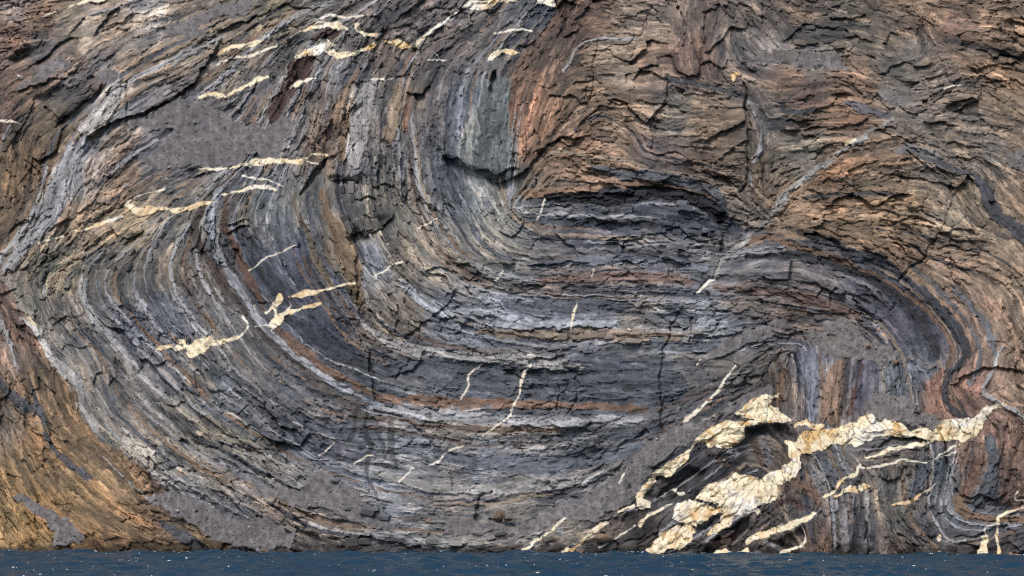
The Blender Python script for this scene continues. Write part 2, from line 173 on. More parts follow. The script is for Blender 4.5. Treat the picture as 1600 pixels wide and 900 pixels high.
# beds that stand out: name, label, (r,g,b), relief m, points (u, v, width)
BEDS = [
 ('dark_bed','thin dark grey bed arching round the right hand nose of the fold',(70,74,84),.5,[(1245,360,7.6),(1300,383,11.0),(1340,395,11.9),(1385,415,11.0),(1410,432,9.3),(1435,450,7.6),(1465,480,9.3),(1492,512,11.0),(1508,545,10.2),(1502,568,10.2),(1484,582,8.5),(1478,612,10.2),(1484,636,11.0),(1512,655,8.5)]),
 ('rusty_bed','orange brown seam lying just inside the arching dark bed',(126,94,70),-.3,[(1165,378,7),(1200,370,9),(1235,383,10),(1280,396,9),(1320,411,10),(1360,429,9),(1390,446,8),(1420,466,8),(1455,492,8),(1477,522,8),(1490,547,8),(1484,568,6)]),
 ('dark_bed','steep dark bed crossing the brown rock at the right edge',(78,82,92),.6,[(1523,276,10),(1540,300,19),(1552,326,18),(1570,345,20),(1600,368,20),(1640,392,18)]),
 ('grey_bed','slim grey bed curving down through brown rock on the right',(108,108,112),.4,[(1490,448,5),(1515,475,6),(1540,505,7),(1550,530,8),(1556,556,5)]),
 ('rusty_bed','thin orange seam capping the dark core of the fold',(140,106,76),.3,[(820,300,10),(860,302,12),(905,298,9),(950,291,7),(1010,287,6),(1060,294,6),(1105,306,4)]),
 ('dark_bed','black bed under the orange seam in the core',(48,52,60),-1.2,[(855,309,8),(900,312,15),(960,313,17),(1010,304,18),(1060,304,18),(1100,317,16),(1128,338,12)]),
 ('grey_bed','blue grey bed over the orange seam in the core',(92,96,104),.6,[(930,262,6),(970,272,12),(1020,274,15),(1070,284,15),(1110,298,13),(1132,316,8)]),
 ('grey_bed','blue grey ledge running level across the fold core',(98,108,122),.6,[(830,416,6),(870,412,8),(930,406,9),(990,402,9),(1050,409,9),(1105,420,6)]),
 ('rusty_bed','reddish band below the blue grey ledge of the core',(124,98,86),.2,[(845,438,8),(920,434,10),(1000,433,12),(1075,441,9)]),
 ('rusty_bed','reddish band right of the vertical fault in the middle',(112,87,79),.2,[(1118,449,8),(1180,455,11),(1240,462,14),(1300,478,13),(1345,494,7)]),
 ('pale_bed','whitish grey bed sweeping out of the hinge, mid picture',(146,150,156),.5,[(625,443,8),(660,468,12),(700,487,18),(750,497,18),(820,507,18),(900,509,14),(965,506,7)]),
 ('dark_bed','short dark bed just above the whitish bed, centre',(84,90,102),-.3,[(795,474,10),(860,479,20),(920,476,20),(980,480,10)]),
 ('tan_bed','tan ledge of thin slabs under the whitish bed',(130,111,92),.5,[(740,522,6),(800,523,9),(870,520,11),(930,521,12),(1000,526,8),(1060,524,6)]),
 ('pale_bed','pale band on top of the thick dark central bed',(150,145,140),.4,[(560,500,6),(600,530,10),(650,548,13),(710,556,14),(780,562,12),(850,566,14),(910,578,9)]),
 ('dark_bed','thick blue black bed running level through the middle',(80,88,100),-.5,[(620,572,20),(680,581,30),(770,592,40),(850,602,42),(940,607,46),(1050,602,40)]),
 ('rusty_bed','rust stained seam at the foot of the thick dark bed',(128,95,73),.1,[(585,620,7),(650,624,12),(720,628,12),(800,630,11),(880,633,9),(960,636,10),(1010,641,7)]),
 ('pale_bed','pale grey bed under the rust stained seam',(142,142,142),.5,[(575,637,6),(650,645,11),(720,651,12),(800,656,13),(900,656,12),(1000,655,8)]),
 ('tan_bed','thin brown seam below the pale grey bed',(112,92,76),-.3,[(585,650,4),(660,663,6),(720,669,7),(800,673,5),(870,674,3)]),
 ('grey_bed','blue grey bed low in the centre, above the scree',(92,102,116),-.3,[(680,712,8),(760,720,16),(840,725,19),(920,718,17),(980,705,13),(1025,688,7)]),
 ('pale_bed','lowest pale bed above the central scree',(140,136,130),.4,[(600,742,8),(660,757,14),(720,766,13),(800,762,12),(880,755,12),(950,743,6)]),
 ('pale_bed','light grey bed bent sharply round the left hinge',(134,136,142),.5,[(342,300,6),(331,330,9),(332,360,10),(345,397,11),(365,437,11),(387,472,10),(405,500,10),(428,527,11),(462,556,11),(505,590,11),(548,614,8)]),
 ('brown_bed','dark brown bed inside the light hinge bed',(104,76,63),.3,[(356,303,6),(350,340,9),(360,376,10),(379,416,11),(400,455,10),(413,483,7)]),
 ('rusty_bed','rusty bed continuing below the pale vein knot',(116,86,68),.3,[(428,510,8),(446,528,12),(470,547,11),(510,576,10),(560,606,9),(592,621,7)]),
 ('brown_bed','dark brown bed outside the light hinge bed',(86,75,70),-.4,[(318,318,6),(305,345,9),(312,381,9),(335,421,9),(360,456,8),(386,491,6)]),
 ('brown_bed','dark layered bed sloping to the lower centre from the hinge',(94,86,80),-.3,[(400,512,5),(440,551,9),(490,591,10),(540,632,9),(590,660,5)]),
 ('tan_bed','ochre brown band falling steeply left of centre',(122,98,70),.5,[(505,298,8),(512,338,14),(530,370,20),(545,410,22),(556,450,20),(562,478,10)]),
 ('tan_bed','narrow brown S shaped band left of the ochre one',(114,96,77),.2,[(458,308,4),(469,345,7),(484,375,7),(491,402,7),(506,426,9),(516,447,6)]),
 ('maroon_lens','upper maroon lens below the long cream vein',(92,64,58),.2,[(478,92,14),(470,108,25),(460,124,19)]),
 ('maroon_lens','lower maroon lens between two cream veins',(96,69,63),.2,[(452,138,14),(439,160,22),(429,183,18)]),
 ('maroon_lens','flat maroon patch under the topmost cream veins',(90,68,64),.0,[(492,60,6),(510,53,13),(528,45,9)]),
 ('tan_bed','tan stripe dropping from the upper left centre',(136,108,82),.3,[(556,113,6),(537,150,10),(517,190,10),(500,232,7)]),
 ('tan_bed','tan stripe along the left of the white steep bed',(134,108,82),.3,[(552,158,6),(541,200,13),(535,242,12)]),
 ('pale_bed','white grey steep bed near the top of the cliff',(146,140,135),.6,[(580,135,18),(567,170,28),(562,200,28),(554,245,24)]),
 ('tan_bed','tan steep rib right of the white steep bed',(137,116,92),.5,[(620,138,10),(615,180,17),(606,218,10)]),
 ('rusty_bed','thin rusty stripe right of the tan rib',(138,101,75),.1,[(641,128,5),(636,170,8),(631,212,6)]),
 ('grey_bed','lavender grey stripe beside the teal buttress',(103,107,122),-.2,[(717,148,8),(713,190,13),(712,225,9)]),
 ('teal_buttress','teal grey hanging buttress below the dark notch',(92,103,104),.5,[(778,128,18),(770,160,32),(770,200,40),(770,240,46),(762,256,40)]),
 ('pale_bed','whitish bed along the outer left limb of the fold',(140,138,137),.4,[(135,212,8),(118,245,26),(95,295,30),(75,340,24),(42,380,14),(8,420,10)]),
 ('pale_bed','white knob of rock on the upper left slope',(152,147,140),1.0,[(184,130,8),(178,155,18),(160,178,22),(132,200,14)]),
 ('pale_bed','thin white bed edging the brown rock at lower left',(158,154,148),.4,[(35,497,4),(60,523,8),(80,557,8),(104,583,14),(122,605,9),(128,640,8),(150,672,7)]),
 ('pale_bed','short whitish slab at the lower left contact',(166,156,142),.7,[(198,690,12),(222,706,20),(238,728,12)]),
 ('pale_bed','narrow white streak beside the lower left scree',(165,158,148),.3,[(240,737,5),(265,754,6),(287,771,4)]),
 ('pale_bed','light stripe curving down inside the left limb',(148,143,136),.3,[(195,560,4),(204,590,7),(215,612,7),(240,642,7),(272,667,5)]),
 ('dark_bed','dark thread through the ochre rock at lower left',(86,86,92),-.1,[(-10,592,10),(28,626,12),(58,642,12),(74,680,7),(86,706,8),(106,722,10),(142,747,7)]),
 ('dark_bed','small dark blue wedge just above the water at left',(84,86,96),-.2,[(248,814,5),(285,836,13),(317,859,14)]),
 ('brown_bed','brown vertical band above the flared cream vein',(120,88,64),.2,[(1228,578,6),(1217,610,11),(1211,652,10)]),
 ('grey_bed','blue vertical band in the lower right panel',(105,110,130),.1,[(1272,552,10),(1268,600,15),(1272,648,12)]),
 ('tan_bed','tan vertical band in the lower right panel',(130,100,77),.4,[(1314,568,14),(1299,610,22),(1303,652,20)]),
 ('maroon_bed','thin maroon vertical stripe in the lower right panel',(104,74,64),.1,[(1347,573,6),(1334,620,8),(1328,646,7)]),
 ('grey_bed','purple grey vertical band beside the maroon stripe',(96,96,114),.2,[(1364,573,10),(1353,615,14),(1346,640,12)]),
 ('rusty_bed','pinkish brown strip inside the lower arch of the dark bed',(142,102,82),.4,[(1472,580,8),(1458,605,18),(1453,640,14)]),
 ('dark_bed','dark kinked bed in the lower right corner',(90,96,107),.3,[(1545,684,12),(1551,725,16),(1541,760,16),(1529,785,14),(1519,800,9)]),
 ('rusty_bed','red brown bed left of the kinked dark bed',(120,84,68),.4,[(1532,716,7),(1519,750,14),(1506,775,12),(1500,790,6)]),
 ('tan_bed','ochre bed flattening towards the right edge low down',(126,98,70),.4,[(1495,783,14),(1515,803,13),(1560,809,8),(1620,813,7)]),
 ('grey_bed','grey striped bed sweeping to the water, lower right',(114,109,101),.3,[(1368,742,8),(1385,780,12),(1397,812,11),(1420,841,10),(1452,863,7)]),
 ('pale_bed','pale upright rib just above the water, lower right',(124,118,118),.5,[(1318,765,12),(1316,810,14),(1318,855,14)]),
 ('dark_bed','dark upright rib between paler ribs, lower right',(72,72,82),-.4,[(1340,768,6),(1337,810,8),(1340,855,8)]),
 ('pale_bed','light upright stripe next to the dark rib, lower right',(134,128,122),.3,[(1354,764,5),(1357,810,6),(1360,850,5)]),
 ('grey_bed','slate bed hanging below the long cream vein',(88,91,101),.2,[(1278,696,7),(1294,733,12),(1312,764,8)]),
 ('pale_bed','light stripe beside the slate bed',(132,124,114),.2,[(1262,702,5),(1280,745,7),(1290,772,4)]),
 ('dark_bed','dark blocky bed below the thin double vein at right',(84,91,104),.3,[(1442,716,10),(1438,745,15),(1425,772,12)]),
 ('dark_bed','dark hooked bed in brown rock, upper right',(68,73,80),.2,[(1237,148,4),(1222,164,6),(1232,176,8),(1272,171,9)]),
 ('grey_bed','purple grey lens below the hooked dark bed',(100,96,104),.2,[(1320,161,6),(1350,170,11),(1388,181,7)]),
 ('grey_bed','pale grey seam slanting up along the right hand fault',(138,134,127),.4,[(1395,186,3),(1355,212,5),(1316,237,7),(1281,262,9),(1241,290,9),(1208,332,7),(1170,370,6),(1135,405,6),(1110,438,4)]),
 ('dark_bed','dark thin slabs under the top edge, right of centre',(88,85,82),.2,[(1232,52,16),(1270,50,26),(1312,54,18)]),
 ('dark_bed','dark seam over the pale grey panel, upper right of centre',(84,84,88),-.4,[(1045,122,8),(1065,127,10),(1100,134,9),(1140,143,10),(1168,154,8)]),
 ('grey_bed','thin dark string in brown rock near the right edge',(92,92,98),.1,[(1436,244,4),(1480,260,7),(1516,274,8)]),
 ('grey_bed','grey tongue in the brown rock, right of the fault',(116,114,116),.2,[(1400,238,4),(1420,232,10),(1450,240,9),(1468,246,4)]),
 ('brown_bed','brown streak in the dark hollow under the flared vein',(96, 76, 64),0.2,[(1170.6, 680.0, 5.2), (1183.8, 702.5, 9.0), (1193.1, 726.9, 6.0)]),
 ('grey_bed','grey streak in the dark hollow under the flared vein',(98, 96, 98),0.2,[(1180.0, 676.2, 3.0), (1195.0, 698.8, 5.2), (1204.4, 725.0, 3.0)]),
 ('brown_bed','brown streak left of the dark hollow, below the drooping lobe',(92, 76, 66),0.2,[(1112.5, 710.0, 4.5), (1135.0, 725.0, 9.8), (1157.5, 740.0, 5.2)]),
 ('rusty_bed','reddish bed right of the vein fork',(116, 86, 68),0.3,[(1240.0, 747.5, 6.8), (1262.5, 764.4, 11.2), (1279.4, 785.0, 6.8)]),
 ('grey_bed','grey bed slanting down right of the vein fork',(104, 102, 104),0.3,[(1258.8, 725.0, 4.5), (1273.8, 747.5, 8.2), (1286.9, 773.8, 4.5)]),
 ('brown_bed','dark red bed below the vein fork',(88, 66, 58),0.1,[(1210.0, 788.8, 5.2), (1232.5, 781.2, 8.2), (1258.8, 792.5, 4.5)]),
 ('brown_bed','brown bed at the shore between the lower veins',(96, 72, 60),0.2,[(1105.0, 856.2, 6.0), (1135.0, 845.0, 11.2), (1157.5, 822.5, 6.0)]),
 ('brown_bed','brown shore bed under the slanting vein',(104, 80, 64),0.2,[(1240.0, 865.6, 6.0), (1262.5, 860.0, 12.8), (1285.0, 856.2, 7.5)]),
 ('grey_bed','pale grey shore rib under the slanting vein',(118, 112, 108),0.3,[(1195.0, 845.0, 3.0), (1215.6, 856.2, 5.2), (1225.0, 863.8, 3.0)]),
 ('dark_bed','inner dark band parallel to the right hand arch',(64,68,78),-.3,[(1170,404,5),(1250,399,9),(1320,420,11),(1385,450,11),(1430,490,12),(1455,530,12),(1466,558,8)]),
 ('grey_bed','outer thin grey band parallel to the right hand arch',(98,96,98),.3,[(1425,414,4),(1462,450,6),(1500,490,6),(1526,530,6),(1530,568,5),(1514,600,4)]),
 ('dark_bed','dark band inside the light hinge bed, left of centre',(66,72,84),-.3,[(385,360,8),(400,400,16),(425,440,22),(445,468,18)]),
 ('dark_bed','dark band below the branching vein knot',(64,70,84),-.3,[(455,500,14),(490,525,24),(530,550,24),(575,572,14)]),
]
ZB = (1000, 560, .375)
# cream veins: label, 's' strips (u, v, width) and 'p' polygons
VEINS = [
 ('slender cream vein pinched in the middle beside the upper scree',[('s',[(313,153,3),(325,149,8),(345,148,9),(352,150,4),(362,145,7),(380,136,6),(400,124,8),(417,121,4)])]),
 ('upper of two short parallel veins at upper left',[('s',[(338,88,2),(347,83,5),(362,75,8),(385,72,8),(400,67,9),(411,63,3)])]),
 ('lower of two short parallel veins at upper left',[('s',[(333,108,2),(345,97,4),(365,91,4),(390,88,5),(415,77,6),(433,69,4)])]),
 ('cream vein arched over the flat maroon patch',[('s',[(455,57,2),(470,50,5),(490,42,7),(500,38,12),(515,38,11),(530,40,11),(546,46,5)])]),
 ('short flat vein just above the arched one',[('s',[(502,28,3),(510,25,7),(535,25,6),(555,25,4),(575,25,1.6),(592,22,1.6)])]),
 ('small hooked cream vein right of the arched one',[('s',[(556,38,7),(562,48,9),(572,53,8),(589,54,5)])]),
 ('long ragged cream vein over the maroon lens',[('p',[(462,89),(475,78),(495,68),(500,63),(515,62),(525,66),(520,72),(516,76),(530,78),(545,80),(560,77),(575,70),(585,66),(591,68),(583,77),(570,80),(550,86),(535,87),(528,91),(520,84),(510,82),(495,86),(480,86),(468,90)])]),
 ('cream vein rising to the right with a thin tail',[('p',[(600,62),(608,57),(620,57),(632,62),(650,67),(655,60),(663,59),(666,64),(655,69),(640,73),(628,72),(615,67)]),('s',[(660,61,7),(668,53,4),(680,45,5),(692,38,4),(705,27,4),(713,20,2)])]),
 ('thick cream vein cut by the top edge left of centre',[('p',[(713,18),(722,8),(730,1),(750,2),(770,1),(800,-6),(806,1),(780,7),(760,12),(745,15),(725,14)])]),
 ('bright cream vein end at the top edge centre',[('p',[(828,-10),(872,-10),(867,10),(850,9),(838,5)])]),
 ('cream vein cap over the dark notch of the teal buttress',[('p',[(757,90),(768,80),(775,77),(800,78),(814,83),(798,84),(785,86),(775,89),(768,95)])]),
 ('tiny forked vein on the bench near the top',[('s',[(669,95,2),(682,95,4),(697,93,2)]),('s',[(672,80,1.8),(683,87,2.2),(686,93,1.8)])]),
 ('thin level vein left of the brown cliff at the top',[('s',[(773,52,1.6),(795,48,4),(806,47,5),(831,49,3)])]),
 ('small level vein above the white steep bed',[('s',[(576,124,2),(592,124,5),(605,123,4),(614,121,2)])]),
 ('small vein between the two maroon lenses',[('s',[(453,135,4),(465,132,8),(475,127,6),(493,123,3)])]),
 ('long cream vein under the upper left scree',[('s',[(302,268,2),(320,263,4),(345,263,4),(362,262,3),(380,257,6),(400,254,11),(420,252,11),(445,252,9),(470,251,9),(482,244,4),(490,238,4),(500,239,4),(513,242,3)]),('s',[(480,251,4),(492,253,4),(502,256,2)])]),
 ('split curving vein just below the long scree vein',[('s',[(377,276,3),(400,278,5),(420,281,4),(442,292,2)]),('s',[(396,290,5),(415,292,8),(432,298,3)])]),
 ('lumpy short vein at the head of the left hinge',[('s',[(346,304,5),(360,302,4),(375,298,8),(392,292,5)])]),
 ('lumpy yellowish vein on the left limb of the fold',[('s',[(190,325,3),(200,323,8),(215,329,15),(235,328,15),(245,326,8),(258,326,6),(272,327,8),(290,324,7),(310,319,7),(333,315,5)]),('s',[(193,322,3),(205,314,3),(215,308,2),(235,301,4),(259,297,4)])]),
 ('thin pale vein stepping down left of the lumpy one',[('s',[(110,361,3),(128,359,5),(140,358,4),(155,350,5),(175,343,6),(191,341,3)])]),
 ('faint vein trace near the left edge, mid height',[('s',[(60,380,2),(75,375,3),(99,369,3)])]),
 ('blocky cream vein with a square lump on the left limb',[('s',[(244,545,3),(258,541,6),(266,539,4)]),('p',[(268,541),(278,534),(289,536),(287,545),(274,548)]),('p',[(287,540),(300,535),(318,530),(331,525),(333,533),(330,540),(318,550),(305,556),(297,560),(290,550)]),('s',[(334,537,8),(350,534,5),(365,530,4),(380,522,4),(388,510,5),(384,500,5),(379,493,3)])]),
 ('branching cream vein knot at the bend of the left hinge',[('p',[(427,476),(434,462),(442,457),(448,466),(440,475),(432,480)]),('s',[(418,488,4),(427,480,4),(432,490,5),(434,498,8)]),('p',[(423,501),(432,492),(443,491),(447,497),(440,505),(430,512),(424,511)]),('s',[(430,508,4),(424,519,3)]),('s',[(440,492,7),(465,485,7),(485,478,6),(501,471,4)]),('s',[(447,488,3),(455,478,3),(453,470,2)]),('s',[(400,510,2),(415,509,3),(426,505,4)])]),
 ('white jagged vein reaching right from the vein knot',[('s',[(453,463,3),(465,464,5),(475,460,10),(488,457,8),(500,453,4),(512,450,3),(530,445,3),(554,440,4)])]),
 ('hairline white vein across the dark hinge core',[('s',[(388,424,2),(400,415,2.6),(415,402,2.2),(430,396,2.2),(445,392,2),(461,385,2)])]),
 ('thin white vein over the pale curved slabs',[('s',[(583,434,2),(595,426,2.6),(610,416,3),(629,410,2.6)])]),
 ('tiny white vein on the curved slabs below the buttress',[('s',[(655,356,2.2),(672,348,2.2),(684,342,2)])]),
 ('short white upright vein at the left of the core',[('s',[(851,312,3),(847,325,3.4),(842,337,3),(837,347,2)])]),
 ('tiny slanting white vein in the grey middle slabs',[('s',[(772,437,2.2),(786,422,2)])]),
 ('tiny upright white vein in the reddish band',[('s',[(929,419,2.2),(926,436,2.2)])]),
 ('short upright cream vein in the whitish central bed',[('s',[(902,470,3),(897,482,5),(895,495,5),(894,512,4)])]),
 ('short slanting cream vein on the vertical fault',[('s',[(1087,459,3),(1098,451,5),(1108,440,5),(1116,436,3)])]),
 ('bent white vein left of the longer one in the thick dark bed',[('s',[(757,568,2.2),(745,577,3),(733,590,4),(733,602,4),(728,614,3.2),(719,624,2.6)])]),
 ('long white vein crossing the thick dark bed',[('s',[(828,567,2.4),(821,577,4),(814,592,5),(813,605,5),(808,620,5),(800,640,5),(795,654,4),(778,665,2.6),(753,681,2.4)])]),
 ('diagonal white vein above the flared cream vein',[('s',[(1148,571,2),(1142,580,3),(1130,596,4),(1118,615,5),(1100,632,6),(1085,645,6),(1068,659,3)])]),
 ('tiny curved vein by the fault scree',[('s',[(1089,571,2.4),(1094,561,3)])]),
 ('thin white vein low in the centre',[('s',[(725,698,2),(715,698,2.6),(700,705,2.2),(685,720,3),(670,728,2.2)]),('s',[(645,731,3),(635,742,3),(624,753,2)])]),
 ('faint thin vein left of the dark wet streaks',[('s',[(500,710,1.8),(515,698,2.6),(523,692,2)]),('s',[(553,724,2),(570,713,2.8),(581,711,2)])]),
 ('tiny cream vein on the central scree slope',[('s',[(978,737,2.4),(974,745,5),(969,755,3)])]),
 ('straight thin vein running into the water, centre',[('s',[(814,863,5),(830,851,6),(845,841,5),(860,831,4),(872,820,5),(883,811,2)])]),
 ('cream vein looped over a brown boulder at the shore',[('p',[(868,870),(885,857),(900,853),(915,838),(924,828),(927,818),(937,813),(947,814),(956,821),(945,819),(938,821),(931,830),(922,837),(910,848),(900,858),(884,870)])]),
 ('flared cream vein with a drooping lobe, lower right',[('p',Z(*ZB,[(395,235),(430,205),(500,155),(575,148),(545,195),(590,225),(635,240),(600,255),(540,262),(490,280),(440,290),(430,330),(400,355),(370,380),(340,385),(290,375),(265,345),(235,360),(210,385),(195,425),(160,450),(130,490),(80,495),(45,540),(20,580),(45,605),(40,620),(0,625),(-20,600),(0,540),(30,510),(90,460),(140,420),(200,385),(225,340),(270,300),(300,275),(350,258),(400,275),(440,270),(470,255),(400,248)]))]),
 ('largest cream vein, forking down from the right to the shore',[('p',Z(*ZB,[(1530,183),(1480,190),(1440,205),(1390,245),(1350,262),(1290,255),(1240,275),(1235,290),(1170,285),(1120,285),(1080,262),(1020,252),(1000,270),(975,248),(915,240),(905,265),(860,270),(810,285),(740,290),(690,295),(650,320),(635,345),(595,350),(610,380),(640,415),(600,440),(560,470),(520,490),(500,500),(440,485),(400,480),(330,515),(280,530),(235,575),(290,600),(320,600),(320,640),(345,640),(330,680),(290,720),(265,748),(330,735),(370,690),(390,665),(440,660),(480,640),(510,640),(490,620),(540,590),(575,570),(560,545),(590,525),(660,490),(670,430),(660,400),(700,405),(740,375),(790,360),(830,365),(880,360),(920,365),(945,345),(1000,325),(1080,312),(1140,320),(1210,330),(1215,350),(1300,345),(1380,325),(1415,300),(1430,265),(1450,235),(1490,210),(1535,195)]))]),
 ('lumpy cream vein foot standing in the water',[('p',Z(*ZB,[(140,630),(155,600),(200,585),(240,600),(300,615),(325,630),(320,650),(270,670),(235,685),(240,705),(200,695),(230,730),(200,760),(180,790),(110,800),(80,835),(-5,835),(20,790),(60,755),(120,725),(150,695),(180,690),(140,665)]))]),
 ('cream branch below the right half of the largest vein',[('s',Z(*ZB,[(940,415,8),(1000,397,18),(1060,378,25),(1110,368,22),(1150,358,25),(1205,348,16)]))]),
 ('thin level cream branch lower right',[('s',Z(*ZB,[(915,455,6),(960,450,13),(1000,447,14),(1050,440,14),(1090,428,13),(1150,430,13),(1200,430,10),(1240,408,5),(1290,375,11),(1330,358,6)]))]),
 ('crooked cream vein climbing to the level branch',[('s',Z(*ZB,[(765,583,8),(800,555,12),(830,515,14),(870,495,20),(900,485,16),(910,455,15),(920,443,8)]))]),
 ('small flat cream vein over the upright ribs',[('p',Z(*ZB,[(795,568),(840,552),(860,538),(900,533),(940,522),(968,535),(935,552),(915,570),(880,564),(840,564),(810,573)]))]),
 ('slanting cream vein near the shore, lower right',[('s',Z(*ZB,[(442,765,18),(480,745,24),(540,725,28),(600,700,36),(650,680,32),(700,660,22),(727,638,14)]))]),
 ('whitish vein running into the water below the slanting one',[('s',Z(*ZB,[(548,832,26),(590,810,22),(630,795,14),(670,780,10),(692,763,6)]))]),
 ('low white hump and lump of vein rock at the waterline',[('p',Z(*ZB,[(280,832),(300,810),(340,800),(385,815),(388,834)])),('p',Z(*ZB,[(390,815),(430,785),(445,785),(450,832),(400,832)]))]),
 ('small orange vein in slate rock, lower right',[('s',Z(*ZB,[(1055,607,7),(1090,600,14),(1120,595,20),(1150,580,20),(1172,562,10)]))]),
 ('left of two upright veins at the right shore',[('p',Z(*ZB,[(1402,838),(1412,780),(1420,750),(1435,735),(1446,740),(1440,780),(1450,838)])),('s',Z(*ZB,[(1440,740,9),(1437,715,9),(1443,697,5)]))]),
 ('right of two upright veins at the right shore, bent at top',[('s',Z(*ZB,[(1498,838,17),(1495,790,15),(1485,745,13),(1492,690,13),(1495,660,17),(1520,645,11),(1560,635,8),(1610,612,8)]))]),
 ('thin crooked vein at the right edge low down',[('s',Z(*ZB,[(1577,555,6),(1565,580,6),(1605,593,7)]))]),
 ('single yellow patch low at right',[('s',Z(*ZB,[(1245,742,13),(1246,757,14)]))]),
 ('small cream wedge in the dark hollow, lower right',[('p',Z(*ZB,[(118,562),(150,543),(192,562),(186,574),(150,566)]))]),
 ('thin cream strip between flared and largest veins',[('p',Z(*ZB,[(628,295),(638,262),(700,260),(785,269),(745,287),(700,280),(648,278)]))]),
 ('cream vein piece left of the lumpy vein foot',[('s',Z(*ZB,[(-5,695,15),(30,655,13),(75,630,13),(132,604,5)])),('s',Z(*ZB,[(-90,640,10),(-60,625,16),(-30,615,16)]))]),
 ('yellow vein patch in the brown crags near the top',[('p',[(1142,118),(1150,114),(1161,116),(1152,120),(1148,126)])]),
 ('white vein spot on the upper right slope',[('s',[(1321,226,6),(1327,222,7),(1336,219,4)])]),
 ('thin tan vein beside the rock nose, upper right',[('s',[(1474,139,2),(1495,133,2.4),(1521,129,2.4)])]),
 ('cream vein at the top edge, upper left',[('s',[(108,10,2.4),(125,5,4),(140,1,6),(160,0,8),(174,-6,4)])]),
 ('thin cream vein at the left edge, upper part',[('s',[(-12,188,3),(6,190,3.4),(20,190,3.4),(31,194,2)])]),
 ('short cream vein near the top left corner',[('s',[(66,26,2),(75,22,4),(86,20,3)])]),
 ('hairline veinlet from the slanting vein down to the shore',[('s',Z(*ZB,[(672,690,5),(690,735,6),(690,765,6)]))]),
 ('thin veinlet across the ribs left of the vein foot',[('s',Z(*ZB,[(-170,790,5),(-90,740,6),(-20,700,5)]))]),
 ('hairline veinlet beside the level branch',[('s',Z(*ZB,[(1230,420,4),(1280,400,5),(1330,385,4)]))]),
 ('thin veinlet in the slate rock right of the orange vein',[('s',Z(*ZB,[(1165,570,4),(1200,545,5),(1235,520,4)]))]),
 ('hairline veinlet rising from the left upright vein',[('s',Z(*ZB,[(1440,700,4),(1470,690,4),(1495,680,4)]))]),
]
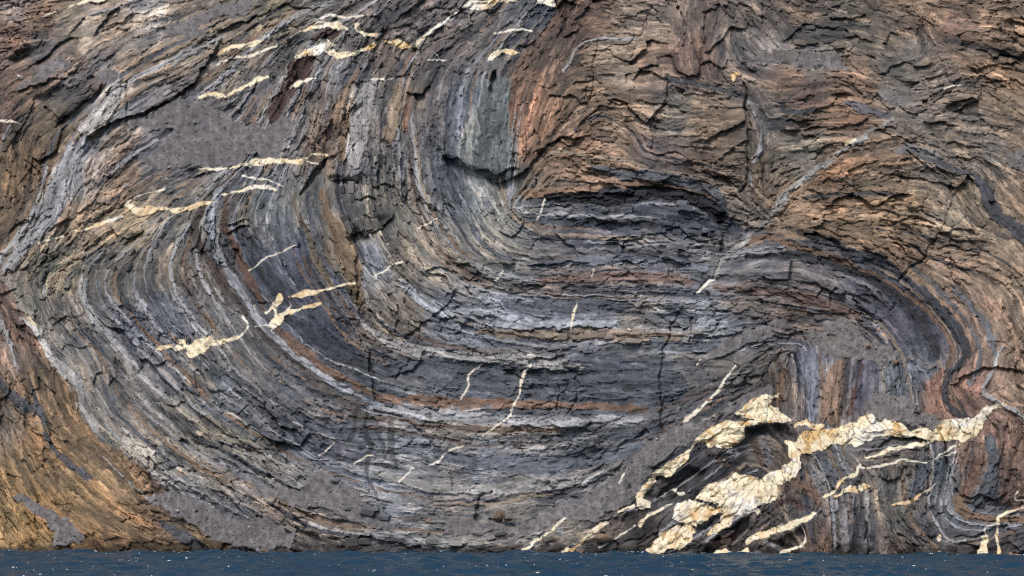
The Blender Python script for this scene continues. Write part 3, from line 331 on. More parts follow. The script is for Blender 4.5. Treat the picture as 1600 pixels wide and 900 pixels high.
# loose stone slopes: label, polygon
ZA = (0, 0, .3125)
SCREE = [
 ('broad grey scree apron on the upper left slope', Z(*ZA,[(640,600),(760,560),(860,510),(960,455),(1030,500),(1130,570),(1180,612),(1320,640),(1440,590),(1490,620),(1420,700),(1400,780),(1240,790),(1220,825),(1100,840),(1010,845),(900,830),(800,850),(710,790),(770,740),(880,650),(740,640),(680,620)])),
 ('long narrow scree strip climbing to the top edge at left', Z(*ZA,[(1400,-30),(1250,50),(1060,90),(990,140),(1070,185),(960,180),(860,180),(760,240),(700,262),(650,240),(820,160),(860,100),(960,80),(1100,30),(1200,-30)])),
 ('small scree pocket above the white knob', Z(*ZA,[(430,430),(480,370),(560,355),(605,390),(540,420),(480,442)])),
 ('thin scree streak on the brown slope at far left', Z(*ZA,[(70,430),(180,390),(230,330),(300,290),(420,330),(380,372),(300,340),(240,392),(150,425)])),
 ('smooth grey scree tongue above the water at left', Z(0,675,.25,[(860,400),(980,398),(1080,388),(1160,400),(1240,460),(1300,480),(1400,510),(1600,548),(1720,560),(1820,640),(1830,715),(1700,735),(1600,722),(1460,710),(1300,650),(1230,590),(1080,500),(980,470)])),
 ('small scree patch on the ochre rock at lower left', Z(0,675,.25,[(190,400),(230,460),(340,508),(420,540),(500,590),(527,650),(500,692),(380,705),(290,718),(355,660),(335,600),(260,530),(200,480),(90,430),(110,390)])),
 ('scree cone with a lone block, bottom centre left', Z(400,675,.25,[(0,350),(240,350),(380,270),(430,240),(500,270),(560,300),(640,390),(680,500),(740,540),(880,570),(980,592),(900,604),(760,592),(690,572),(600,560),(540,520),(440,490),(380,460),(290,450),(180,430),(100,390),(0,390)])),
 ('level scree band low in the centre', Z(400,675,.25,[(960,580),(1130,605),(1200,560),(1400,548),(1600,590),(1640,640),(1400,642),(1300,650),(1200,632),(1050,602)])),
 ('long scree ramp rising right to the vein, bottom centre', Z(800,675,.25,[(-20,690),(-20,590),(100,560),(280,480),(400,430),(500,350),(640,270),(760,190),(860,110),(930,50),(1000,70),(910,190),(840,280),(770,380),(730,450),(590,482),(540,545),(450,548),(340,540),(250,575),(130,655)])),
 ('narrow scree gully left of the flared vein', [(1010,690),(1060,668),(1110,655),(1160,625),(1200,598),(1217,612),(1190,630),(1150,645),(1120,665),(1090,682),(1050,707),(1025,722)]),
 ('rubbly scree ledge inside the right nose of the fold', Z(1200,450,.25,[(-40,250),(60,198),(160,230),(280,260),(420,210),(480,188),(530,230),(640,320),(760,370),(860,420),(960,460),(1085,450),(1100,492),(950,502),(860,462),(740,470),(600,452),(480,452),(400,402),(300,440),(250,420),(330,350),(240,300),(120,270)])),
 ('small scree fan left of the right fold nose', Z(800,450,.25,[(1190,425),(1300,370),(1400,310),(1550,240),(1660,250),(1600,342),(1480,372),(1350,392)])),
 ('rounded scree heap sitting on the largest vein', Z(1200,450,.25,[(560,762),(640,700),(700,668),(790,662),(870,688),(950,740),(1020,790),(1085,832),(1040,872),(950,872),(860,832),(770,812),(700,842),(650,800)])),
 ('pale scree shelf in the upper right', Z(1200,0,.25,[(-80,330),(100,330),(210,330),(330,308),(440,350),(520,400),(562,432),(420,432),(200,400),(60,397),(-80,402)])),
 ('thin scree chute in the brown rock, upper right', Z(1200,0,.25,[(555,428),(600,470),(670,545),(800,590),(900,585),(1010,600),(900,645),(800,662),(730,610),(640,510)])),
 ('scree patch by the right edge', Z(1200,225,.25,[(1450,60),(1600,35),(1800,60),(1800,175),(1600,185),(1500,132)])),
 ('scree shelf above the notch near the top', Z(400,0,.25,[(1170,402),(1330,385),(1420,368),(1560,380),(1585,412),(1450,427),(1300,422)])),
 ('small scree mound on the pale central band', Z(400,450,.25,[(1355,392),(1440,353),(1520,368),(1600,402),(1500,418),(1400,412)])),
]
# steps in the rock, upper side proud: height m, falloff px, points
LEDGES = [
 (2.6,22,[(688,236),(702,252),(722,250),(735,266),(760,262),(772,272),(790,260),(804,262)]), (2.8,26,[(780,285),(815,268),(845,240),(877,214),(902,215)]), (1.8,16,[(862,148),(895,150),(917,162)]),
 (2.2,18,[(950,157),(970,153),(982,164)]), (2.4,18,[(983,163),(1007,190),(1038,160)]), (2.4,18,[(1100,222),(1120,207),(1162,192)]), (2,14,[(1125,244),(1167,225)]),
 (3.2,24,[(132,224),(160,200),(195,187),(225,172),(265,155),(297,135),(315,112),(342,70)]), (2.2,14,[(343,53),(380,35),(402,24)]), (2.2,14,[(148,50),(165,30),(187,6)]),
 (2.2,16,[(55,98),(85,75),(118,57)]), (1.8,14,[(85,195),(130,160),(160,137)]), (1.8,12,[(30,140),(62,130),(98,124)]), (2.6,14,[(175,359),(190,372),(207,372),(223,361)]),
 (2,9,[(358,366),(391,352)]), (1.4,8,[(362,352),(390,345)]), (2.6,18,[(543,370),(560,360),(590,360),(613,333)]), (1.5,12,[(663,426),(680,417),(700,420),(722,436)]), (1.5,10,[(711,413),(728,411),(737,424)]),
 (1.8,12,[(631,526),(662,500),(692,480),(707,459)]), (1.8,12,[(685,497),(712,496),(732,504),(762,512)]), (1.6,10,[(612,586),(640,578),(664,545)]), (1.4,10,[(800,518),(880,512),(952,514)]),
 (2.8,16,[(1293,321),(1330,304),(1360,320),(1375,321),(1390,306),(1418,305)]), (1.3,8,[(1263,294),(1292,309)]), (1.3,9,[(1428,324),(1450,335),(1472,346)]), (1.6,14,[(1404,370),(1430,385),(1445,400)]),
 (1.8,12,[(1228,62),(1260,38),(1320,46),(1335,56),(1362,62)]), (1.6,10,[(1296,26),(1325,30),(1350,22)]), (2,12,[(1580,28),(1602,42)]), (2.2,14,[(1492,168),(1518,165),(1532,147),(1530,130)]),
 (2,12,[(443,787),(475,798),(500,805),(542,814)]), (2,12,[(764,807),(797,813)]), (1.6,12,[(545,283),(580,288),(610,290)]), (1.8,10,[(520,280),(545,278),(562,284)]), (1.5,9,[(560,310),(580,302),(590,310)]),
 (1.6,12,[(1090,524),(1120,524),(1148,523)]), (1.6,12,[(825,412),(840,412),(920,408)]), (1.6,9,[(780,358),(795,368),(812,352),(818,340)]), (1.6,10,[(860,350),(905,400)]), (1.4,10,[(945,372),(985,370),(1000,378)]),
 (1.8,10,[(1070,368),(1100,365),(1115,360)]), (1.3,8,[(1040,372),(1055,378)]), (1.6,10,[(800,440),(840,446),(850,446)]), (1.5,10,[(1370,205),(1400,196)]), (1.6,12,[(1520,105),(1565,100),(1590,98)]),
 (2,14,[(1160,350),(1180,340)]), (2,14,[(1100,80),(1140,50),(1165,38)]), (1.8,10,[(1225,205),(1260,200),(1290,196)]), (1.6,10,[(1230,190),(1262,182)]), (1.5,8,[(900,130),(925,122),(940,128)]),
 (1.8,14,[(885,60),(905,40)]), (2,14,[(990,120),(1005,108),(1030,104)]), (1.6,12,[(220,560),(245,568),(258,560)]), (1.4,10,[(0,462),(20,452)]), (1.8,14,[(1375,695),(1400,680),(1450,685)]),
 (1.8,10,[(1375,745),(1400,748),(1410,735)]), (1.6,9,[(1495,768),(1515,775),(1535,770)]), (2.0,12,[(480,835),(520,842),(575,838)]), (1.6,10,[(600,848),(640,853),(690,852)]), (2.2,12,[(1490,598),(1540,575),(1600,580)]),
]
# clefts: depth m, points (u, v, width)
CLEFTS = [
 (3,[(468,302,5),(482,288,9),(497,272,9),(512,250,6)]), (2.4,[(617,521,3),(622,500,6),(620,474,4)]), (2.6,[(578,552,2),(580,580,5),(582,604,6),(583,628,3)]),
 (2.8,[(1164,128,3),(1168,190,6),(1173,230,7),(1172,262,8),(1166,288,6),(1158,302,3)]), (2.2,[(1056,490,3),(1047,527,4),(1037,550,4),(1033,600,4),(1033,650,5),(1036,705,6)]), (2,[(1079,498,3),(1074,532,4)]),
 (1.8,[(871,596,3),(873,644,3)]), (1.6,[(906,588,3),(896,624,3),(884,652,2)]), (3,[(1256,367,5),(1280,371,7),(1304,382,7),(1325,394,4)]), (1.6,[(1492,298,2),(1482,330,2.6),(1470,360,2.6),(1440,404,5),(1430,413,5),(1403,443,3)]),
 (2.2,[(770,768,6),(750,780,5),(744,812,3)]), (4,[(772,112,7),(774,124,11),(770,140,7)]), (1.6,[(930,60,2),(928,110,3),(918,165,3)]), (1.8,[(1020,235,2),(1022,190,3),(1040,150,4),(1045,128,4)]),
 (1.6,[(880,45,3),(870,60,2)]), (1.6,[(198,130,4),(200,160,4),(199,190,4)]), (2.5,[(1128,345,7),(1136,368,10),(1130,390,6)]), (1.6,[(640,450,3),(632,470,3)]), (2.2,[(560,455,3),(558,470,5),(560,490,4)]),
 (1.4,[(1012,20,2.5),(1000,55,2.5),(985,95,2)]), (1.4,[(1340,175,2),(1300,150,2)]), (1.2,[(1330,135,1.8),(1290,115,1.8)]), (1.5,[(1448,300,2),(1440,330,2)]), (1.8,[(1305,450,5),(1295,480,3)]), (1.4,[(1365,510,3),(1340,500,2)]),
 (1.6,[(1130,410,3),(1105,440,4),(1085,462,3)]), (2.2,[(1472,690,4),(1480,720,5),(1495,760,4)]), (1.5,[(640,560,2),(618,590,3)]),(1.5,[(40,250,3),(70,290,4),(60,340,4),(30,370,3)]),
 (1.4,[(700,720,2),(706,770,3)]), (1.5,[(940,830,3),(960,850,4),(955,866,4)]), (1.6,[(430,790,4),(440,775,6)]),
]
# hollows (depth m, soft edge px, polygon)
HOLLOWS = [
 (3.5,6,Z(*ZB,[(430,320),(470,300),(540,275),(600,270),(630,330),(590,360),(600,410),(560,460),(520,470),(480,430),(400,390),(420,360)])),
 (3.0,5,Z(*ZB,[(60,500),(130,500),(200,460),(280,470),(240,520),(190,540),(170,600),(60,615),(30,570)])), (2.4,4,Z(*ZB,[(400,690),(450,660),(460,760),(440,800),(250,815),(330,740)])),
 (2.0,4,Z(*ZB,[(210,700),(240,690),(300,680),(290,710),(240,740)])), (2.2,4,Z(*ZB,[(580,790),(690,770),(690,690),(640,720),(560,760)])),
 (2.2,6,[(45,160),(70,140),(98,132),(95,150),(70,165)]), (2.0,5,[(90,190),(140,150),(165,135),(150,165),(110,195)]), (2.5,8,[(540,365),(570,345),(610,335),(600,355),(570,380),(550,385)]),
 (2.5,8,[(690,245),(760,275),(800,275),(800,300),(740,285),(700,275)]), (2.0,5,[(20,85),(50,78),(55,95),(25,98)]), (2.0,5,[(1020,210),(1040,170),(1046,140),(1038,170),(1030,215)]),
 (1.8,5,[(1245,190),(1290,190),(1285,205),(1250,205)]), (2,5,[(515,275),(580,278),(575,290),(520,290)]),
]
# dark wet streaks (u, v, width)
STREAKS = [[(572,640,4),(575,690,7),(577,750,8),(592,782,4)],[(588,672,3),(592,690,5),(599,716,5)],[(612,660,6),(612,700,11),(618,732,5)],[(560,640,5),(556,660,8),(548,690,5)]]
# broad shape of the face: u, v, metres towards the sea
MACRO = '''40 60 -2;60 300 2;200 110 4;180 160 6;270 190 -3;330 240 -4;120 420 3;250 430 1;200 600 2;80 650 5;60 780 7;200 800 5;350 800 1;480 780 2;520 830 4;450 60 1;430 180 -1;560 180 3;690 170 4;765 150 6;770 235 5;760 300 -2;690 290 -2;560 280 0;450 330 1;420 430 -1;500 480 -2;600 430 2;700 400 1;570 360 -4;640 500 2;700 520 0;800 480 1;760 600 -2;900 600 -2;1000 600 -2;700 660 2;850 680 2;700 760 3;850 760 1;750 830 5;850 150 5;900 200 5;830 240 6;970 130 8;980 60 7;1010 180 8;1080 100 5;1100 190 4;1150 220 4;1170 270 -2;960 250 3;950 310 -1;950 350 0;960 420 2;1130 340 -3;1130 400 -1;1220 300 3;1200 220 0;1260 80 3;1330 120 4;1350 170 2;1290 90 -1;1330 280 8;1400 260 8;1380 310 7;1360 340 4;1440 350 6;1500 320 4;1520 170 5;1560 240 1;1580 120 5;1500 60 5;1560 400 5;1450 430 4;1300 370 4;1250 420 2;1350 450 3;1420 510 3;1300 530 -1;1380 570 -1;1300 600 2;1420 600 2;1400 640 1;1530 540 5;1560 620 4;1200 650 3;1120 680 3;1150 710 -3;1060 770 -2;1250 670 4;1350 660 4;1430 660 4;1520 640 4;1160 760 4;1080 830 4;1250 760 1;1320 800 4;1360 800 3;1420 800 1;1480 780 0;1560 740 3;1560 830 2;930 830 4;1000 840 0;-150 300 2;-150 700 5;1750 300 4;1750 700 3;400 -100 -2;1100 -100 4;1500 -100 3'''

# ------------------------------------------------------------------ bedding direction over the face
CX, CY = 217, 110
cu = np.linspace(uu[0], uu[-1], CX, dtype=np.float32); cv = np.linspace(vv[0], vv[-1], CY, dtype=np.float32)
CU, CV = np.meshgrid(cu, cv)
def up(a):                            # coarse field -> full grid, bilinear
    fx = (uu - cu[0]) / (cu[1] - cu[0]); fy = (vv - cv[0]) / (cv[1] - cv[0])
    ix = np.clip(fx.astype(int), 0, CX - 2); iy = np.clip(fy.astype(int), 0, CY - 2)
    tx = (fx - ix)[None, :].astype(np.float32); ty = (fy - iy)[:, None].astype(np.float32)
    r = a[iy] * (1 - ty) + a[iy + 1] * ty
    return r[:, ix] * (1 - tx) + r[:, ix + 1] * tx
samp = []
for ln in FLOW:
    p = smooth_line(ln)
    for a, b in zip(p[:-1], p[1:]):
        L = math.hypot(*(b - a)); n = max(1, int(L / 14)); th = math.atan2(b[1] - a[1], b[0] - a[0])
        for k in range(n):
            q = a + (b - a) * (k + .5) / n
            samp.append((q[0], q[1], math.cos(2 * th), math.sin(2 * th), min(L / n, 14)))
samp = np.asarray(samp, np.float32)
d2 = (CU.ravel()[:, None] - samp[None, :, 0]) ** 2 + (CV.ravel()[:, None] - samp[None, :, 1]) ** 2
wt = samp[None, :, 4] / (d2 + 90.0) ** 1.6
c2 = (wt @ samp[:, 2]).reshape(CY, CX); s2 = (wt @ samp[:, 3]).reshape(CY, CX); del d2, wt
m = np.hypot(c2, s2) + 1e-12
c2 = up(c2 / m); s2 = up(s2 / m)
TH = (0.5 * np.arctan2(s2, c2) + 0.06 * noise(26) + 0.03 * noise(9)).astype(np.float32)

def idw(text, k, soft, p):
    t = np.asarray([[float(x) for x in r.split()] for r in text.replace('\n', ';').split(';')], np.float32)
    d2 = (CU.ravel()[:, None] - t[None, :, 0]) ** 2 + (CV.ravel()[:, None] - t[None, :, 1]) ** 2
    wt = 1.0 / (d2 + soft * soft) ** p; wt /= wt.sum(1, keepdims=True)
    return [up((wt @ f).reshape(CY, CX).astype(np.float32)) for f in k(t)]

# ------------------------------------------------------------------ streaks drawn along the bedding
def lic(chans, th, L):
    ny, nx = th.shape; DX, DY = np.cos(th).ravel(), np.sin(th).ravel()
    flat = [c.ravel() for c in chans]; acc = [f.copy() for f in flat]
    X0, Y0 = np.meshgrid(np.arange(nx, dtype=np.float32), np.arange(ny, dtype=np.float32))
    for sg in (1.0, -1.0):
        X = X0.ravel().copy(); Y = Y0.ravel().copy(); dx = sg * DX; dy = sg * DY
        for k in range(L):
            X += dx; Y += dy
            np.clip(X, 0, nx - 1, out=X); np.clip(Y, 0, ny - 1, out=Y)
            idx = (Y + .5).astype(np.int32) * nx + (X + .5).astype(np.int32)
            for a, f in zip(acc, flat): a += f[idx]
            ndx = DX[idx]; ndy = DY[idx]; s = np.where(ndx * dx + ndy * dy < 0, -1.0, 1.0).astype(np.float32)
            dx = ndx * s; dy = ndy * s
    o = []
    for a in acc:
        a = a.reshape(ny, nx); o.append(((a - a.mean()) / a.std()).astype(np.float32))
    return o
wn = rng.standard_normal((NY, NX)).astype(np.float32)
lam1, lam2 = lic([wn, blur(rng.standard_normal((NY, NX)).astype(np.float32), 1.6)], TH, 14)
h1 = blur(rng.standard_normal((NY, NX)).astype(np.float32), 2.6)[::2, ::2]; h2 = blur(rng.standard_normal((NY, NX)).astype(np.float32), 6)[::2, ::2]
h3 = blur(rng.standard_normal((NY, NX)).astype(np.float32), 12)[::2, ::2]
hl = lic([h1, h2, h3], TH[::2, ::2], 36)
def up2(a):
    b = np.repeat(np.repeat(a, 2, 0), 2, 1)[:NY, :NX]; b = blur(b, 1.3); return (b - b.mean()) / b.std()
lam3, lam4, lam5 = [up2(a) for a in hl]

# ------------------------------------------------------------------ fracture blocks, long side along the bedding
def blocks(la, lb):
    sp = math.sqrt(la * lb); gx = int((uu[-1] - U0) / sp) + 8; gy = int((vv[-1] - V0) / sp) + 8
    I, J = np.meshgrid(np.arange(gx), np.arange(gy))
    su = (U0 + (I - 3 + rng.random((gy, gx))) * sp).astype(np.float32); sv = (V0 + (J - 3 + rng.random((gy, gx))) * sp).astype(np.float32)
    th = TH[np.clip(((sv - V0) / Q).astype(int), 0, NY - 1), np.clip(((su - U0) / Q).astype(int), 0, NX - 1)] + 0.12 * rng.standard_normal((gy, gx)).astype(np.float32)
    ct, st = np.cos(th).ravel(), np.sin(th).ravel(); su, sv = su.ravel(), sv.ravel()
    X = UU + 0.10 * lb * noise(lb * .4) ; Y = VV + 0.10 * lb * noise(lb * .4)
    bi = ((X - U0) / sp).astype(np.int32) + 3; bj = ((Y - V0) / sp).astype(np.int32) + 3
    F1 = np.full(X.shape, 1e9, np.float32); F2 = F1.copy(); ID = np.zeros(X.shape, np.int32)
    for dj in (-2, -1, 0, 1, 2):
        for di in (-2, -1, 0, 1, 2):
            k = np.clip(bj + dj, 0, gy - 1) * gx + np.clip(bi + di, 0, gx - 1)
            dx = X - su[k]; dy = Y - sv[k]; c = ct[k]; s = st[k]
            d = np.maximum(np.abs(dx * c + dy * s) / la, np.abs(dy * c - dx * s) / lb)      # box-like cells
            n = d < F1; F2 = np.where(n, F1, np.minimum(F2, d)); F1 = np.where(n, d, F1); ID = np.where(n, k, ID)
    dx = (X - su[ID]) / la; dy = (Y - sv[ID]) / la
    r = rng.standard_normal((4, gx * gy)).astype(np.float32)
    return np.clip(r[0][ID], -2.2, 2.2), (F2 - F1) * lb, r[3][ID], np.clip(r[1][ID] * dx + r[2][ID] * dy, -1.3, 1.3)
b1, e1, t1, k1 = blocks(62, 24); b2, e2, t2, k2 = blocks(27, 10); b3, e3, t3, k3 = blocks(12, 5.5)

# each block carries its own slightly shifted bedding
sh = np.clip(1.8 * t2 + 1.0 * t3, -4.5, 4.5) / Q
JJ, II = np.meshgrid(np.arange(NY, dtype=np.float32), np.arange(NX, dtype=np.float32), indexing='ij')
kk = np.clip((JJ + sh * np.cos(TH)).astype(np.int32), 0, NY - 1) * NX + np.clip((II - sh * np.sin(TH)).astype(np.int32), 0, NX - 1)
lam1, lam2, lam3 = [a.ravel()[kk] for a in (lam1, lam2, lam3)]; del kk, JJ, II

# ------------------------------------------------------------------ relief of the face, metres towards the sea
(H,) = idw(MACRO, lambda t: [t[:, 2]], 26.0, 2.0)
H = 0.5 * blur(H, 12) + 0.6 * n_xl + 0.35 * n_l + 0.12 * n_m
q1 = noise(55); q2 = noise(24); q3 = noise(16)
crag = sstep(-1.2, 1.2, q1) * 1.1 + .15; crag2 = sstep(-.9, 1.4, q2 + .5 * q1) * 1.25 + .06; crag3 = sstep(-.9, 1.3, q3 + .4 * q2) * 1.3 + .05
H += crag * (0.50 * b1 + 1.3 * k1 - 0.35 * np.exp(-(e1 / 1.0) ** 2))
H += crag2 * (0.32 * b2 + 0.75 * k2 - 0.32 * np.exp(-(e2 / .9) ** 2))
H += crag3 * (0.22 * b3 + 0.24 * k3 - 0.20 * np.exp(-(e3 / .8) ** 2))
ter = lam4 * 1.6; ter = np.floor(ter) + sstep(0.7, 1.0, ter - np.floor(ter))
H += 0.15 * ter + 0.06 * lam5 + 0.22 * lam3 + 0.13 * lam2 + 0.08 * lam1 + 0.06 * n_fine
Hbed = np.zeros_like(H)
LAB = np.zeros((NY, NX), np.int16)
REG = [[(-300,430),(5,440),(20,470),(45,500),(75,555),(100,585),(120,615),(128,650),(160,690),(200,715),(235,745),(260,770),(300,800),(340,830),(375,860),(380,905),(-300,905)],
 [(-300,-210),(130,-210),(130,40),(120,80),(160,110),(165,135),(130,165),(105,215),(85,265),(60,320),(20,370),(0,400),(-300,430)],
 [(868,-210),(865,20),(830,90),(800,110),(795,200),(790,290),(850,302),(960,288),(1060,294),(1130,320),(1160,360),(1210,365),(1300,380),(1385,412),(1435,448),(1470,480),(1497,512),(1512,545),(1505,570),(1488,585),(1484,620),(1500,650),(1530,650),(1560,640),(1580,680),(1560,790),(1620,800),(1900,800),(1900,-210)]]
tt = np.asarray([[float(x) for x in q.split()] for q in COL.replace('\n', ';').split(';')], np.float32)
def pin(p, x, y):
    c = False
    for k in range(len(p)):
        (x1, y1), (x2, y2) = p[k], p[(k + 1) % len(p)]
        if (y1 > y) != (y2 > y) and x < (x2 - x1) * (y - y1) / (y2 - y1) + x1: c = not c
    return c
rid = np.asarray([next((k + 1 for k, p in enumerate(REG) if pin(p, a[0], a[1])), 0) for a in tt])
def region_tone(k):
    t = tt[rid == k]
    d2 = (CU.ravel()[:, None] - t[None, :, 0]) ** 2 + (CV.ravel()[:, None] - t[None, :, 1]) ** 2
    wt = 1.0 / (d2 + 196.0) ** 2.0; wt /= wt.sum(1, keepdims=True)
    return np.stack([up((wt @ lin(t[:, 2 + c])).reshape(CY, CX).astype(np.float32)) for c in (0, 1, 2)], -1)
albedo = region_tone(0); GREY = np.ones((NY, NX), np.float32)
for k, p in enumerate(REG):
    mk = poly_soft(p, 3.0)
    al = sstep(.42, .58, mk + .10 * lam3 + .09 * b3 + .07 * b2); GREY *= 1 - al
    albedo += al[..., None] * (region_tone(k + 1) - albedo)
albedo *= np.exp(0.20 * lam1 + 0.25 * lam2 + 0.19 * lam3 + 0.11 * lam4 * GREY + 0.02 * wn + 0.04 * n_fine + 0.04 * n_s + 0.04 * n_m + 0.06 * t1 + 0.11 * t2 + 0.13 * t3)[..., None]
warm = 0.03 * lam2 + 0.035 * lam3 + 0.03 * lam4 + 0.02 * lam5 + 0.02 * n_m + 0.02 * t2
albedo[..., 0] *= np.exp(warm); albedo[..., 2] *= np.exp(-1.25 * warm)
# many lesser bands following the fold
THs = np.arctan2(blur(np.sin(2 * TH), 5), blur(np.cos(2 * TH), 5)) * .5
BANDS = []; tones = [(158,156,154)] * 4 + [(142,143,146)] * 3 + [(56,60,69)] * 5 + [(82,88,99)] * 2 + [(124,98,78)] * 3 + [(140,122,100)] * 2 + [(98,80,72)]
while len(BANDS) < 290:
    u, v = rng.uniform(-20, 1620), rng.uniform(-10, 860); i, j = int((u - U0) / Q), int((v - V0) / Q)
    if GREY[j, i] < .5 and rng.random() < .86: continue
    half = rng.uniform(45, 210); wd = 1.8 + 4.8 * rng.random() ** 2.2; line = []
    for sg in (1, -1):
        x, y = u, v; a0 = None; seg = []
        for q in range(int(half / 6)):
            i, j = int((x - U0) / Q), int((y - V0) / Q)
            if not (0 <= i < NX and 0 <= j < NY): break
            a = THs[j, i]; dx, dy = math.cos(a), math.sin(a)
            if a0 is None: dx, dy = sg * dx, sg * dy
            elif dx * a0[0] + dy * a0[1] < 0: dx, dy = -dx, -dy
            a0 = (dx, dy); x += 6 * dx; y += 6 * dy; seg.append((x, y))
        line = seg if sg == 1 else seg[::-1] + [(u, v)] + line
    if len(line) < 6: continue
    n = len(line); pts = [(x, y, wd * (0.55 + .6 * math.sin(math.pi * (k + .6) / (n + .2)))) for k, (x, y) in enumerate(line)][::2]
    BANDS.append((tones[int(rng.integers(len(tones)))], pts))
for k, (col, pts) in enumerate(BANDS):
    sl, sd, _, _ = strip_sd(pts, warp=2, smooth=False, margin=6); sd = sd + .7 * lam3[sl] + .5 * b3[sl] + .5 * b2[sl]
    al = sstep(-.8, .8, sd); c_ = lin(col); tone = c_[None, None, :] * np.exp(.12 * lam1 + .13 * lam2 + .08 * wn + .08 * t2 + .1 * t3)[sl][..., None]
    albedo[sl] += (.88 * al)[..., None] * (tone - albedo[sl]); H[sl] += al * (.35 if sum(col) > 360 else -.3)
    L = LAB[sl]; L[sd > 0] = 1000 + k
# each bed that stands out
for k, (nm, lb, col, rel, pts) in enumerate(BEDS):
    sl, sd, _, _ = strip_sd([(a, b, 1.15 * c + .6) for a, b, c in pts], warp=2)
    rg = min(1.0, np.asarray(pts)[:, 2].max() / 16 + .25); sd = sd + rg * (1.0 * lam3[sl] + 0.9 * b3[sl] + 1.1 * b2[sl] + 0.6 * n_m[sl])
    al = sstep(-1.2, 1.2, sd)
    c_ = lin(col); cm = c_.mean(); c_ = (cm + (0.6 if c_[2] > c_[0] else .95) * (c_ - cm)) * (cm / .15) ** (.55 if cm < .14 else .1)
    tone = c_[None, None, :] * np.exp(0.12 * lam1 + 0.14 * lam2 + 0.12 * lam3 + .07 * wn + .07 * n_fine + 0.05 * n_s + 0.09 * t2 + 0.10 * t3)[sl][..., None]
    albedo[sl] += (0.97 * al)[..., None] * (tone - albedo[sl])
    Hbed[sl] += al * rel
    L = LAB[sl]; L[sd > 0] = 1 + k
H += Hbed
for h, fo, pts in LEDGES:
    sl, _, d, side = strip_sd([(a, b, 1.0) for a, b in pts], margin=3 * fo)
    p = np.asarray(pts); e0, e1_ = p[0], p[-1]
    X, Y = WU[sl], WV[sl]; fo2 = fo * (0.8 + 0.3 * np.clip(n_m[sl], -1.5, 1.5))
    env = np.exp(-(np.maximum(d - 0.5, 0) / np.maximum(fo2, 3)) ** 1.3)
    dx, dy = e1_ - e0; L2 = dx * dx + dy * dy
    t = ((X - e0[0]) * dx + (Y - e0[1]) * dy) / L2
    env *= sstep(-0.10, 0.06, t) * sstep(1.10, 0.94, t)
    H[sl] += np.where(side > 0, 0.55, -0.75) * .78 * h * env
for dp, pts in CLEFTS:
    sl, sd, _, _ = strip_sd(pts); H[sl] -= dp * sstep(-1.0, 2.0, sd)
for dp, so, pts in HOLLOWS:
    sl, mk = poly_soft(pts, so * .6, True); H[sl] -= 1.5 * dp * mk
for pts in STREAKS:
    sl, sd, _, _ = strip_sd(pts); albedo[sl] *= (1 - 0.55 * sstep(-.6, .9, sd + .8 * n_s[sl] + .7 * lam2[sl]))[..., None]
# wet, weed-dark rock along the waterline
wl = 861 + 0.0037 * (UU - 800)
wet = sstep(-15, -5, VV - wl + 4.5 * n_m + 3 * n_s); albedo *= (1 - 0.7 * wet)[..., None]
# loose stones fill the hollows
sv_ = blur(rng.standard_normal((NY, NX)).astype(np.float32), 1.0); sv_ = np.fft.irfft2(np.fft.rfft2(sv_) * np.exp(-2 * (math.pi * 7) ** 2 * FY ** 2), s=sv_.shape).astype(np.float32); sv_ /= sv_.std()
n_g = noise(2.6); Hs = blur(H, 12) + 0.40; NB = len(BEDS); NV = len(VEINS)
for k, (lb, pts) in enumerate(SCREE):
    sl, mk = poly_soft(pts, 5.0, True)
    al = sstep(0.33, 0.67, mk + (0.10 * n_s + 0.15 * n_m + 0.07 * lam3 + 0.05 * n_fine - 0.05 * b2)[sl] * sstep(0, .1, mk))
    hs = (Hs + 0.04 * n_s + 0.10 * n_fine + .05 * n_g + 0.03 * n_m + .03 * sv_)[sl]
    H[sl] += al * (hs - H[sl])
    g = lin((113, 108, 107)) * (np.array([1.05, 1.0, .95]) if k in (10, 12, 13, 14, 15) else np.ones(3))
    tone = g[None, None, :] * np.exp(0.11 * n_fine + .10 * n_g + 0.04 * n_s + 0.04 * n_l + .05 * sv_)[sl][..., None]
    albedo[sl] += al[..., None] * (tone - albedo[sl])
    L = LAB[sl]; L[al > 0.5] = 200 + k
